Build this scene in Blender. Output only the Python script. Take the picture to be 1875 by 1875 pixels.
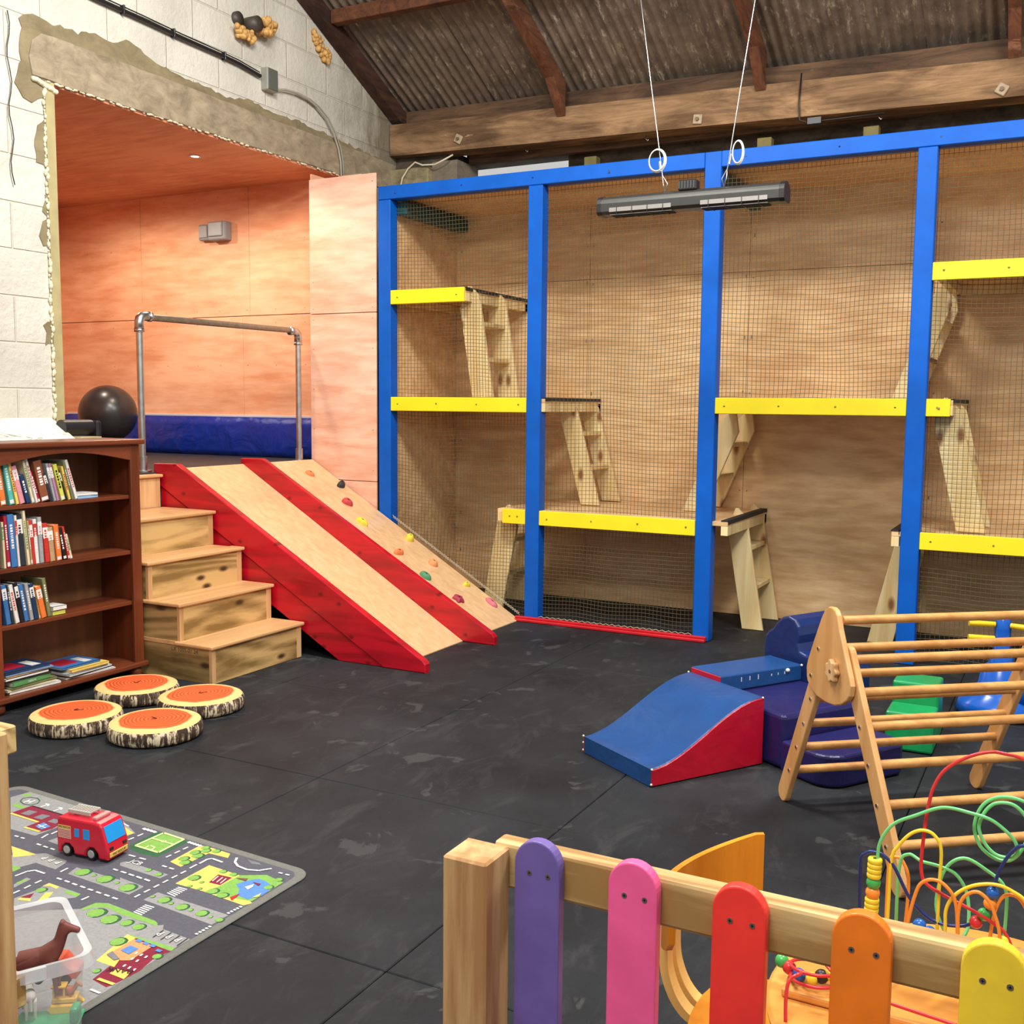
import bpy, bmesh, math, random
from mathutils import Vector, Matrix
random.seed(7)
for o in list(bpy.data.objects): bpy.data.objects.remove(o)
S = bpy.context.scene
COL = S.collection
PI = math.pi
R_ = math.radians
# ---------------------------------------------------------------- camera
cam = bpy.data.cameras.new('camera'); camo = bpy.data.objects.new('camera', cam); COL.objects.link(camo)
def cam_axes(yaw, pitch, roll):
    cy, sy = math.cos(yaw), math.sin(yaw)
    Rw = Matrix(((cy, -sy, 0), (0, 0, -1), (sy, cy, 0)))
    cp, sp = math.cos(pitch), math.sin(pitch)
    Rp = Matrix(((1, 0, 0), (0, cp, -sp), (0, sp, cp)))
    cr, sr = math.cos(roll), math.sin(roll)
    Rr = Matrix(((cr, -sr, 0), (sr, cr, 0), (0, 0, 1)))
    return Rr @ Rp @ Rw
A = cam_axes(-.4837, .1013, .0094)
camo.matrix_world = Matrix.Translation((0, 0, 1.5)) @ Matrix((A[0], -A[1], -A[2])).transposed().to_4x4()
cam.sensor_width = 36; cam.lens = 36 * 1940 / 1875; cam.clip_start = .05
S.camera = camo
# ---------------------------------------------------------------- light
w = bpy.data.worlds.new('world'); S.world = w; w.use_nodes = True
bg = w.node_tree.nodes['Background']; bg.inputs[0].default_value = (1, .985, .96, 1); bg.inputs[1].default_value = .60
def area(name, loc, target, size, sy, power, col=(1, .965, .91)):
    l = bpy.data.lights.new(name, 'AREA'); l.shape = 'RECTANGLE'; l.size = size; l.size_y = sy; l.energy = power; l.color = col
    o = bpy.data.objects.new(name, l); COL.objects.link(o); o.location = loc
    o.rotation_euler = (Vector(target) - Vector(loc)).to_track_quat('-Z', 'Y').to_euler(); return o
area('lamp_light_middle', (-2.6, 3.6, 4.7), (-2.8, 4.6, 0), 1.5, .5, 170)
area('lamp_light_right', (.6, 3.9, 4.7), (-.6, 4.6, 0), 1.5, .5, 170)
area('lamp_light_front', (-.7, .2, 4.2), (-1.2, 1.8, 0), 1.5, .6, 135)
for nm, lc, pw in (('roof_fill_middle', (-2.6, 3.6, 4.6), 85), ('roof_fill_right', (.6, 3.9, 4.6), 85)):  # point lights added under the lamps to brighten the roof
    l = bpy.data.lights.new(nm, 'POINT'); l.energy = pw; l.shadow_soft_size = .35; l.color = (1, .965, .91)
    o = bpy.data.objects.new(nm, l); COL.objects.link(o); o.location = lc
S.view_settings.view_transform = 'Standard'; S.view_settings.look = 'None'
S.view_settings.exposure = 0; S.view_settings.gamma = 1
# ---------------------------------------------------------------- materials
def srgb(r, g, b):
    f = lambda c: (c/255/12.92) if c/255 <= .04045 else ((c/255+.055)/1.055)**2.4
    return (f(r), f(g), f(b))
def mk(name):
    m = bpy.data.materials.new(name); m.use_nodes = True; nt = m.node_tree
    return m, nt, nt.nodes['Principled BSDF']
def N(nt, t, **k):
    n = nt.nodes.new(t)
    for a, b in k.items():
        if a in n.inputs: n.inputs[a].default_value = b
        else: setattr(n, a, b)
    return n
def coords(nt, scale=(1, 1, 1), rot=(0, 0, 0), loc=(0, 0, 0), kind='Object'):
    tc = N(nt, 'ShaderNodeTexCoord'); mp = N(nt, 'ShaderNodeMapping')
    mp.inputs['Scale'].default_value = scale; mp.inputs['Rotation'].default_value = rot; mp.inputs['Location'].default_value = loc
    nt.links.new(tc.outputs[kind], mp.inputs[0])
    if kind == 'Object':  # every board gets its own piece of grain
        oi = N(nt, 'ShaderNodeObjectInfo'); mu = N(nt, 'ShaderNodeVectorMath', operation='MULTIPLY_ADD')
        nt.links.new(oi.outputs['Random'], mu.inputs[0]); mu.inputs[1].default_value = (17, 23, 11); nt.links.new(mp.outputs[0], mu.inputs[2]); return mu.outputs[0]
    return mp.outputs[0]
def ramp(nt, fac, stops):
    r = N(nt, 'ShaderNodeValToRGB'); e = r.color_ramp.elements
    while len(e) < len(stops): e.new(.5)
    for i, (p, c) in enumerate(stops): e[i].position = p; e[i].color = (*c, 1)
    nt.links.new(fac, r.inputs[0]); return r.outputs[0]
def bump(nt, b, h, strength, dist=.01):
    n = N(nt, 'ShaderNodeBump'); n.inputs['Strength'].default_value = strength; n.inputs['Distance'].default_value = dist
    nt.links.new(h, n.inputs['Height']); nt.links.new(n.outputs[0], b.inputs['Normal']); return n
def mix(nt, fac, a, b, mode='MIX'):
    n = N(nt, 'ShaderNodeMix', data_type='RGBA', blend_type=mode)
    for i, v in ((0, fac), (6, a), (7, b)):
        if isinstance(v, (int, float)): n.inputs[i].default_value = v
        elif isinstance(v, tuple): n.inputs[i].default_value = (*v, 1)
        else: nt.links.new(v, n.inputs[i])
    return n.outputs[2]
MC = {}
def flat2(nt, vec, axis):  # drop one axis: the two others become x and y
    s_ = N(nt, 'ShaderNodeSeparateXYZ'); nt.links.new(vec, s_.inputs[0]); c_ = N(nt, 'ShaderNodeCombineXYZ')
    for i, k in enumerate([k for k in range(3) if 'xyz'[k] != axis]): nt.links.new(s_.outputs[k], c_.inputs[i])
    return c_.outputs[0]
def plain(name, col, rough=.5, metal=0, spec=.5, noise=.0, nscale=30, bmp=0):
    if name in MC: return MC[name]
    m, nt, b = mk(name)
    b.inputs['Base Color'].default_value = (*col, 1); b.inputs['Roughness'].default_value = rough
    b.inputs['Metallic'].default_value = metal; b.inputs['Specular IOR Level'].default_value = spec
    n = N(nt, 'ShaderNodeTexNoise', Scale=nscale, Detail=5.0); nt.links.new(coords(nt), n.inputs[0])
    k = max(noise, .03)
    c = ramp(nt, n.outputs[0], [(.3, tuple(x*(1-k) for x in col)), (.7, tuple(min(1, x*(1+k)) for x in col))])
    nt.links.new(c, b.inputs['Base Color'])
    if bmp: bump(nt, b, n.outputs[0], bmp, .004)
    MC[name] = m; return m
def wood(name, light, dark, axis='z', grain=14, rough=.55, knots=0, stretch=.07, contrast=(.38, .66), knotcol=None, bmp=.08, wave=.6, ringk=46, kflat=None):
    if name in MC: return MC[name]
    m, nt, b = mk(name)
    sc = [1, 1, 1]; sc['xyz'.index(axis)] = stretch
    co = coords(nt, tuple(sc))
    n0 = N(nt, 'ShaderNodeTexNoise', Scale=grain*.22, Detail=2.0); nt.links.new(co, n0.inputs[0])
    n1 = N(nt, 'ShaderNodeTexNoise', Scale=grain, Detail=8.0, Roughness=.62, Distortion=.3); nt.links.new(co, n1.inputs[0])
    rings = N(nt, 'ShaderNodeMath', operation='MULTIPLY'); nt.links.new(n0.outputs[0], rings.inputs[0]); rings.inputs[1].default_value = ringk
    sn = N(nt, 'ShaderNodeMath', operation='SINE'); nt.links.new(rings.outputs[0], sn.inputs[0])
    ma = N(nt, 'ShaderNodeMath', operation='MULTIPLY_ADD'); nt.links.new(sn.outputs[0], ma.inputs[0]); ma.inputs[1].default_value = .09*wave; nt.links.new(n1.outputs[0], ma.inputs[2])
    c = ramp(nt, ma.outputs[0], [(contrast[0], dark), (contrast[1], light)])
    if knots:
        sk = [1, 1, 1]; sk['xyz'.index(axis)] = .45
        v = N(nt, 'ShaderNodeTexVoronoi', Scale=knots); cv = coords(nt, tuple(sk))
        if kflat: cv = flat2(nt, cv, kflat); v.voronoi_dimensions = '2D'
        nt.links.new(cv, v.inputs[0])
        kf = ramp(nt, v.outputs['Distance'], [(.05, (1, 1, 1)), (.09, (.6, .6, .6)), (.14, (0, 0, 0))])
        kc = knotcol or tuple(x*.35 for x in dark)
        c = mix(nt, kf, c, kc)
    nt.links.new(c, b.inputs['Base Color']); b.inputs['Roughness'].default_value = rough
    if bmp: bump(nt, b, ma.outputs[0], bmp, .003)
    MC[name] = m; return m
def ply(name, light, dark, scale=1.0, rough=.5, axis='x', contrast=(.4, .62), spec=.4):
    m, nt, b = mk(name)
    sc = [2.6*scale, 2.6*scale, 2.6*scale]; sc['xyz'.index(axis)] = .45*scale
    co = coords(nt, tuple(sc))
    n0 = N(nt, 'ShaderNodeTexNoise', Scale=.9, Detail=2.5, Distortion=.7); nt.links.new(co, n0.inputs[0])
    mu = N(nt, 'ShaderNodeMath', operation='MULTIPLY'); nt.links.new(n0.outputs[0], mu.inputs[0]); mu.inputs[1].default_value = 46
    sn = N(nt, 'ShaderNodeMath', operation='SINE'); nt.links.new(mu.outputs[0], sn.inputs[0])
    n1 = N(nt, 'ShaderNodeTexNoise', Scale=9, Detail=8.0, Roughness=.65); nt.links.new(co, n1.inputs[0])
    n2 = N(nt, 'ShaderNodeTexNoise', Scale=1.1, Detail=3.0); nt.links.new(coords(nt), n2.inputs[0])
    ma = N(nt, 'ShaderNodeMath', operation='MULTIPLY_ADD'); nt.links.new(sn.outputs[0], ma.inputs[0]); ma.inputs[1].default_value = .075; nt.links.new(n1.outputs[0], ma.inputs[2])
    av = N(nt, 'ShaderNodeMath', operation='ADD'); nt.links.new(ma.outputs[0], av.inputs[0]); nt.links.new(n2.outputs[0], av.inputs[1])
    hf = N(nt, 'ShaderNodeMath', operation='MULTIPLY'); nt.links.new(av.outputs[0], hf.inputs[0]); hf.inputs[1].default_value = .5
    c = ramp(nt, hf.outputs[0], [(contrast[0], dark), (contrast[1], light)])
    # panel joints and small screw dots
    nt.links.new(c, b.inputs['Base Color']); b.inputs['Roughness'].default_value = rough; b.inputs['Specular IOR Level'].default_value = spec
    bump(nt, b, n1.outputs[0], .05, .002)
    MC[name] = m; return m
def pine_painted(name, col, dark):
    m, nt, b = mk(name)
    n = N(nt, 'ShaderNodeTexNoise', Scale=5, Detail=6.0, Distortion=.8); nt.links.new(coords(nt, (.35, 3, 3)), n.inputs[0])
    c = ramp(nt, n.outputs[0], [(.35, dark), (.6, col)])
    v = N(nt, 'ShaderNodeTexVoronoi', Scale=3.6); v.voronoi_dimensions = '2D'; nt.links.new(flat2(nt, coords(nt, (.9, 1, 1.3)), 'y'), v.inputs[0])
    kf = ramp(nt, v.outputs['Distance'], [(.03, (.8, .8, .8)), (.075, (0, 0, 0))])
    c = mix(nt, kf, c, tuple(x*.4 for x in dark))
    nt.links.new(c, b.inputs['Base Color']); b.inputs['Roughness'].default_value = .32
    bump(nt, b, n.outputs[0], .05, .003); MC[name] = m; return m

blue = plain('blue paint', (.0, .098, .50), .5, spec=.25, noise=.1, nscale=6)
yellow = plain('yellow paint', (.90, .74, .012), .45, noise=.05, nscale=5)
redp = pine_painted('red stained pine', (.55, .006, .02), (.33, .004, .012))
redpaint = plain('red paint', (.55, .01, .02), .4, noise=.15, nscale=8)
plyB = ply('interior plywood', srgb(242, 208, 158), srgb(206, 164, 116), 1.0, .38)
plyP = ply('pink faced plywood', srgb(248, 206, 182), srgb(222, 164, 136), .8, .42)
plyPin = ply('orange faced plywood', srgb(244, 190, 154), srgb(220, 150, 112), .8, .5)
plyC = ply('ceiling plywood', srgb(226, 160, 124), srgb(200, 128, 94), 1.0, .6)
plyS = wood('slide plywood', srgb(242, 206, 160), srgb(206, 160, 112), 'x', 26, .34, stretch=.03, bmp=.02, wave=.15, contrast=(.2, .85))
pineL = wood('pale pine', srgb(244, 224, 172), srgb(218, 188, 128), 'z', 12, .5, knots=5, knotcol=srgb(140, 90, 44), kflat='y')
treated = wood('treated pine', srgb(208, 172, 112), srgb(134, 104, 54), 'y', 8, .6, knots=6.5, knotcol=srgb(70, 46, 24), wave=1.0, stretch=.16, contrast=(.36, .62), ringk=110, kflat='x')
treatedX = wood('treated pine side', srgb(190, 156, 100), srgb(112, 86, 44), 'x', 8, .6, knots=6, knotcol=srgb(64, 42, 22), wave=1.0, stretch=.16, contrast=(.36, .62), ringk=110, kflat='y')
battenw = wood('pale batten', srgb(226, 184, 132), srgb(190, 146, 96), 'z', 14, .5)
treadw = wood('tread plywood', srgb(230, 186, 132), srgb(196, 146, 94), 'y', 22, .42, stretch=.04, wave=.2, contrast=(.25, .8))
caseW = wood('brown stained pine', srgb(128, 62, 34), srgb(84, 38, 20), 'z', 10, .34, knots=2.6, knotcol=srgb(40, 16, 8), contrast=(.3, .7))
caseH = wood('brown stained pine shelf', srgb(124, 62, 36), srgb(84, 40, 22), 'y', 10, .34, knots=2.6, knotcol=srgb(40, 16, 8), contrast=(.3, .7))
caseB = wood('bookcase back panel', srgb(128, 84, 48), srgb(108, 66, 36), 'z', 8, .6)
beech = wood('varnished beech', srgb(222, 166, 98), srgb(194, 136, 74), 'x', 20, .36, wave=.3, bmp=.02)
beechL = wood('beech side panel', srgb(222, 172, 112), srgb(204, 150, 90), 'z', 12, .4, wave=.2, bmp=.02)
fenceW = wood('fence rail pine', srgb(220, 190, 130), srgb(160, 122, 68), 'x', 18, .6, knots=6, knotcol=srgb(120, 84, 46), wave=1.2, ringk=90, kflat='y')
postW = wood('rough fence post', srgb(216, 176, 122), srgb(170, 124, 76), 'z', 22, .7, knots=2.5, knotcol=srgb(96, 56, 30), bmp=.3)
oldbeam = None
def old_wood(name, a, b_, c_, axis, sc=3.0):
    m, nt, b = mk(name)
    s = [1, 1, 1]; s['xyz'.index(axis)] = .12
    n1 = N(nt, 'ShaderNodeTexNoise', Scale=sc*4, Detail=9.0, Roughness=.7, Distortion=1.5); nt.links.new(coords(nt, tuple(s)), n1.inputs[0])
    n2 = N(nt, 'ShaderNodeTexNoise', Scale=sc*.55, Detail=6.0, Roughness=.6, Distortion=1.0); nt.links.new(coords(nt, (.6, 1.4, 1.4)), n2.inputs[0])
    c = ramp(nt, n1.outputs[0], [(.32, b_), (.62, a)])
    f = ramp(nt, n2.outputs[0], [(.42, (0, 0, 0)), (.60, (1, 1, 1))])
    c = mix(nt, f, c, c_, 'MULTIPLY')
    n3 = N(nt, 'ShaderNodeTexNoise', Scale=sc*.9, Detail=8.0, Roughness=.75, Distortion=.6); nt.links.new(coords(nt, (.5, 1, 2.2), loc=(3, 1, 2)), n3.inputs[0])
    f2 = ramp(nt, n3.outputs[0], [(.60, (0, 0, 0)), (.70, (.8, .8, .8))])
    c = mix(nt, f2, c, tuple(min(1, x*1.7+.05) for x in a))
    nt.links.new(c, b.inputs['Base Color']); b.inputs['Roughness'].default_value = .85
    bump(nt, b, n1.outputs[0], .5, .01); MC[name] = m; return m
beamM = old_wood('weathered beam', srgb(172, 136, 98), srgb(112, 84, 58), (.42, .38, .34), 'x')
beamD = old_wood('dark old timber', srgb(112, 84, 60), srgb(58, 42, 30), (.6, .55, .5), 'x')
rafM = old_wood('red brown rafter', srgb(126, 78, 50), srgb(72, 40, 26), (.7, .65, .6), 'y')
rafD = old_wood('dark gable rafter', srgb(84, 52, 36), srgb(40, 24, 16), (.6, .55, .5), 'y')
metal = plain('galvanised steel', (.55, .57, .58), .3, 1, noise=.15, nscale=20)
chrome = plain('bright steel', (.7, .7, .7), .2, 1)
screwM = plain('screw head', (.30, .25, .2), .4, .8)
blackM = plain('black plastic', (.012, .012, .013), .4)
blackR = plain('black rubber edging', (.015, .014, .014), .7)
whiteM = plain('white plastic', (.75, .75, .72), .4)
cream = plain('cream', (.75, .66, .48), .7)
netM = plain('olive netting cord', (.105, .088, .045), .8)
ropeM = plain('cream lacing cord', (.62, .55, .42), .8)
def vinyl(name, col, rough=.33, crease=.25, sc=6):
    m, nt, b = mk(name); b.inputs['Roughness'].default_value = rough
    n = N(nt, 'ShaderNodeTexNoise', Scale=sc, Detail=3.0, Distortion=.6); nt.links.new(coords(nt), n.inputs[0])
    n2 = N(nt, 'ShaderNodeTexNoise', Scale=300, Detail=2.0); nt.links.new(coords(nt), n2.inputs[0])
    c = ramp(nt, n.outputs[0], [(.3, tuple(x*.88 for x in col)), (.7, tuple(min(1, x*1.1) for x in col))])
    nt.links.new(c, b.inputs['Base Color'])
    ad = N(nt, 'ShaderNodeMath', operation='MULTIPLY_ADD'); nt.links.new(n2.outputs[0], ad.inputs[0]); ad.inputs[1].default_value = .04; nt.links.new(n.outputs[0], ad.inputs[2])
    bump(nt, b, ad.outputs[0], crease, .03); MC[name] = m; return m
vBlue = vinyl('blue vinyl', (.011, .065, .225)); vRed = vinyl('red vinyl', (.50, .006, .025)); vNavy = vinyl('navy vinyl', (.010, .026, .125))
vGreen = vinyl('green vinyl', (.01, .30, .09)); vMat = vinyl('shiny blue mat vinyl', (.004, .03, .30), .2, .9, 5); vInd = vinyl('indigo vinyl', (.016, .015, .10))
plBlue = plain('blue moulded plastic', (.005, .10, .50), .22); plYel = plain('yellow moulded plastic', (.85, .55, .01), .3)

# ---------------------------------------------------------------- geometry helper
class G:
    def __init__(s, *mats):
        s.bm = bmesh.new(); s.mats = list(mats); s.mi = 0
    def mat(s, m):
        if m not in s.mats: s.mats.append(m)
        s.mi = s.mats.index(m); return s
    def add(s, verts, faces, smooth=False):
        vs = [s.bm.verts.new(v) for v in verts]
        for f in faces:
            try:
                F = s.bm.faces.new([vs[i] for i in f]); F.material_index = s.mi; F.smooth = smooth
            except ValueError: pass
        return vs
    def merge(s, tb, smooth=False):
        tb.verts.index_update()
        s.add([v.co.copy() for v in tb.verts], [[v.index for v in f.verts] for f in tb.faces], smooth); tb.free()
    def box(s, x0, x1, y0, y1, z0, z1, bev=0, M=None, seg=1, smooth=False):
        tb = bmesh.new()
        vs = [tb.verts.new(p) for p in ((x0,y0,z0),(x1,y0,z0),(x1,y1,z0),(x0,y1,z0),(x0,y0,z1),(x1,y0,z1),(x1,y1,z1),(x0,y1,z1))]
        for f in ((0,3,2,1),(4,5,6,7),(0,1,5,4),(1,2,6,5),(2,3,7,6),(3,0,4,7)): tb.faces.new([vs[i] for i in f])
        if bev: bmesh.ops.bevel(tb, geom=tb.edges[:], offset=bev, segments=seg, affect='EDGES', profile=.5)
        if M: bmesh.ops.transform(tb, matrix=M, verts=tb.verts)
        s.merge(tb, smooth); return s
    def prism(s, pts, axis, c0, c1, bev=0, M=None, seg=1, smooth=False):
        f = {'x': lambda a, b, c: (c, a, b), 'y': lambda a, b, c: (a, c, b), 'z': lambda a, b, c: (a, b, c)}[axis]
        tb = bmesh.new(); n = len(pts)
        a = [tb.verts.new(f(p[0], p[1], c0)) for p in pts]; b = [tb.verts.new(f(p[0], p[1], c1)) for p in pts]
        fa = tb.faces.new(a); fb = tb.faces.new(b[::-1])
        for i in range(n): tb.faces.new((a[i], b[i], b[(i+1) % n], a[(i+1) % n]))
        bmesh.ops.recalc_face_normals(tb, faces=tb.faces[:])
        if bev:
            ed = [e for e in tb.edges if fa in e.link_faces or fb in e.link_faces]
            bmesh.ops.bevel(tb, geom=ed, offset=bev, segments=seg, affect='EDGES', profile=.5)
        bmesh.ops.triangulate(tb, faces=[q for q in tb.faces if len(q.verts) > 6])
        if M: bmesh.ops.transform(tb, matrix=M, verts=tb.verts)
        s.merge(tb, smooth); return s
    def tube(s, pts, r, seg=8, closed=False, r1=None, smooth=True, cap=True):
        P = [Vector(p) for p in pts]; n = len(P); rings = []
        up = None
        for i in range(n):
            if closed: t = P[(i+1) % n] - P[i-1]
            else: t = P[min(i+1, n-1)] - P[max(i-1, 0)]
            t.normalize()
            if up is None: up = t.orthogonal().normalized()
            up = (up - t*up.dot(t)); up = up.normalized() if up.length > 1e-6 else t.orthogonal().normalized()
            q = t.cross(up)
            rr = r if r1 is None else r + (r1-r)*i/(n-1)
            if isinstance(r, (list, tuple)): rr = r[i]
            rings.append([P[i] + (up*math.cos(2*PI*k/seg) + q*math.sin(2*PI*k/seg))*rr for k in range(seg)])
        vs = [v for ring in rings for v in ring]; fs = []
        for i in range(n if closed else n-1):
            j = (i+1) % n
            for k in range(seg): fs.append((i*seg+k, i*seg+(k+1) % seg, j*seg+(k+1) % seg, j*seg+k))
        if cap and not closed: fs += [tuple(range(seg))[::-1], tuple((n-1)*seg+k for k in range(seg))]
        s.add(vs, fs, smooth); return s
    def cyl(s, a, b, r, seg=16, r1=None):
        a, b = Vector(a), Vector(b); t = (b-a).normalized(); u = t.orthogonal().normalized(); q = t.cross(u); r1 = r if r1 is None else r1
        A_ = [a + (u*math.cos(2*PI*k/seg)+q*math.sin(2*PI*k/seg))*r for k in range(seg)]
        B_ = [b + (u*math.cos(2*PI*k/seg)+q*math.sin(2*PI*k/seg))*r1 for k in range(seg)]
        s.add(A_+B_, [(k, (k+1) % seg, seg+(k+1) % seg, seg+k) for k in range(seg)], True)
        s.add(A_, [tuple(range(seg))[::-1]]); s.add(B_, [tuple(range(seg))]); return s
    def lathe(s, prof, c=(0, 0, 0), seg=32, M=None, smooth=True, wob=None):
        vs = []; fs = []; n = len(prof)
        for i, (r, z) in enumerate(prof):
            for k in range(seg):
                a = 2*PI*k/seg; rr = r*(1+(wob(a) if wob else 0)); v = Vector((rr*math.cos(a), rr*math.sin(a), z))
                if M: v = M @ v
                vs.append(v + Vector(c))
        for i in range(n-1):
            for k in range(seg): fs.append((i*seg+k, i*seg+(k+1) % seg, (i+1)*seg+(k+1) % seg, (i+1)*seg+k))
        s.add(vs, fs, smooth)
        return s
    def sphere(s, c, r, seg=20, rings=12, sc=(1, 1, 1), M=None):
        prof = []
        vs = [Vector((0, 0, -r))]; 
        for i in range(1, rings):
            t = PI*i/rings - PI/2
            for k in range(seg): a = 2*PI*k/seg; vs.append(Vector((r*math.cos(t)*math.cos(a), r*math.cos(t)*math.sin(a), r*math.sin(t))))
        vs.append(Vector((0, 0, r)))
        fs = [(0, 1+(k+1) % seg, 1+k) for k in range(seg)]
        for i in range(rings-2):
            for k in range(seg): a = 1+i*seg; fs.append((a+k, a+(k+1) % seg, a+seg+(k+1) % seg, a+seg+k))
        a = 1+(rings-2)*seg; fs += [(a+k, a+(k+1) % seg, len(vs)-1) for k in range(seg)]
        out = []
        for v in vs:
            v = Vector((v.x*sc[0], v.y*sc[1], v.z*sc[2]))
            if M: v = M @ v
            out.append(v + Vector(c))
        s.add(out, fs, True); return s
    def text(s, txt, size, M, ext=.0005):
        cu = bpy.data.curves.new('lettering', 'FONT'); cu.body = txt; cu.size = size; cu.extrude = ext; cu.align_x = 'CENTER'; cu.align_y = 'CENTER'; cu.resolution_u = 2
        o = bpy.data.objects.new('lettering', cu)
        me = bpy.data.meshes.new_from_object(o)
        me.transform(M); s.add([v.co.copy() for v in me.vertices], [list(p.vertices) for p in me.polygons])
        bpy.data.objects.remove(o); bpy.data.curves.remove(cu); bpy.data.meshes.remove(me); return s
    def build(s, name, parent=None, label=None, cat=None, group=None, kind=None, origin=None, normals=True):
        if normals: bmesh.ops.recalc_face_normals(s.bm, faces=s.bm.faces[:])
        xs = [v.co for v in s.bm.verts]
        lo = Vector([min(v[i] for v in xs) for i in range(3)]); hi = Vector([max(v[i] for v in xs) for i in range(3)])
        if origin is None: origin = Vector(((lo.x+hi.x)/2, (lo.y+hi.y)/2, lo.z))
        origin = Vector(origin)
        bmesh.ops.translate(s.bm, vec=-origin, verts=s.bm.verts)
        me = bpy.data.meshes.new(name); s.bm.to_mesh(me); s.bm.free()
        for m in s.mats: me.materials.append(m)
        o = bpy.data.objects.new(name, me); COL.objects.link(o)
        if parent is not None:
            o.parent = parent
            par = Matrix.Translation(PO.get(parent.name, Vector()))
            o.location = origin - PO.get(parent.name, Vector())
        else: o.location = origin
        PO[o.name] = origin.copy()
        if label: o['label'] = label
        if cat: o['category'] = cat
        if group: o['group'] = group
        if kind: o['kind'] = kind
        return o
PO = {}
def thing(name, label, cat, loc=(0, 0, 0), group=None):
    o = bpy.data.objects.new(name, None); COL.objects.link(o); o.location = loc; o.empty_display_size = .1
    o['label'] = label; o['category'] = cat
    if group: o['group'] = group
    PO[o.name] = Vector(loc); return o
def dup(root, loc, label=None, rotz=None):
    def cp(o, par):
        c = o.copy(); COL.objects.link(c); c.parent = par
        for k in list(o.children): cp(k, c)
        return c
    r = cp(root, None); r.location = loc
    if rotz is not None: r.rotation_euler = (0, 0, rotz)
    if label: r['label'] = label
    return r
def F2(pts2, y):  # helper (x,z)->3d
    return [(a, y, b) for a, b in pts2]
# ================================================================ STRUCTURE
WX = -5.12
# floor: black rubber tiles, seams at 1.07 m, scuffs
m, nt, b = mk('black rubber floor tiles')
co = coords(nt)
n1 = N(nt, 'ShaderNodeTexNoise', Scale=1.3, Detail=8.0, Roughness=.65); nt.links.new(co, n1.inputs[0])
n2 = N(nt, 'ShaderNodeTexNoise', Scale=7, Detail=9.0, Roughness=.72, Distortion=.8); nt.links.new(coords(nt, (1, .45, 1), (0, 0, .5)), n2.inputs[0])
n3 = N(nt, 'ShaderNodeTexNoise', Scale=4.5, Detail=5.0, Roughness=.6, Distortion=.4); nt.links.new(coords(nt, loc=(4, 2, 0)), n3.inputs[0])
c = ramp(nt, n1.outputs[0], [(.3, (.0105, .0115, .0135)), (.72, (.030, .033, .038))])
c = mix(nt, ramp(nt, n2.outputs[0], [(.52, (0, 0, 0)), (.78, (1, 1, 1))]), c, (.045, .047, .050))
c = mix(nt, ramp(nt, n3.outputs[0], [(.62, (0, 0, 0)), (.65, (.5, .5, .5)), (.72, (.5, .5, .5))]), c, (.070, .071, .072))
n4 = N(nt, 'ShaderNodeTexNoise', Scale=260, Detail=2.0); nt.links.new(co, n4.inputs[0])
nt.links.new(c, b.inputs['Base Color']); b.inputs['Roughness'].default_value = .62; b.inputs['Specular IOR Level'].default_value = .17
bump(nt, b, n4.outputs[0], .25, .002)
g = G(m)
gx = [-9.5] + [-5.81+1.07*k for k in range(9)] + [5]; gy = [-2.5] + [-1.023+1.08*k for k in range(9)] + [9.4]
gp = .0016
for i in range(len(gx)-1):
    for j in range(len(gy)-1):
        g.box(gx[i]+gp, gx[i+1]-gp, gy[j]+gp, gy[j+1]-gp, -.03, 0, .003)
g.mat(plain('dark sub floor', (.004, .004, .004), .9)); g.box(-9.5, 5, -2.5, 9.4, -.06, -.022)
g.build('floor', kind='structure', origin=(0, 0, 0))

# left wall: painted blockwork with an opening
m, nt, b = mk('white painted blockwork')
tc = N(nt, 'ShaderNodeTexCoord'); sp = N(nt, 'ShaderNodeSeparateXYZ'); nt.links.new(tc.outputs['Object'], sp.inputs[0])
cb = N(nt, 'ShaderNodeCombineXYZ'); nt.links.new(sp.outputs[1], cb.inputs[0])
az = N(nt, 'ShaderNodeMath', operation='ADD'); nt.links.new(sp.outputs[2], az.inputs[0]); az.inputs[1].default_value = -1.81+2.5; nt.links.new(az.outputs[0], cb.inputs[1])
br = N(nt, 'ShaderNodeTexBrick', Scale=1.0); nt.links.new(cb.outputs[0], br.inputs[0])
br.inputs['Brick Width'].default_value = .46; br.inputs['Row Height'].default_value = .25; br.inputs['Mortar Size'].default_value = .007; br.inputs['Mortar Smooth'].default_value = .6
n1 = N(nt, 'ShaderNodeTexNoise', Scale=26, Detail=7.0, Roughness=.65); nt.links.new(tc.outputs['Object'], n1.inputs[0])
n2 = N(nt, 'ShaderNodeTexNoise', Scale=2.5, Detail=6.0); nt.links.new(tc.outputs['Object'], n2.inputs[0])
c = ramp(nt, n2.outputs[0], [(.3, srgb(198, 194, 180)), (.7, srgb(224, 220, 207))])
c = mix(nt, br.outputs['Fac'], c, srgb(214, 208, 190))
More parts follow.
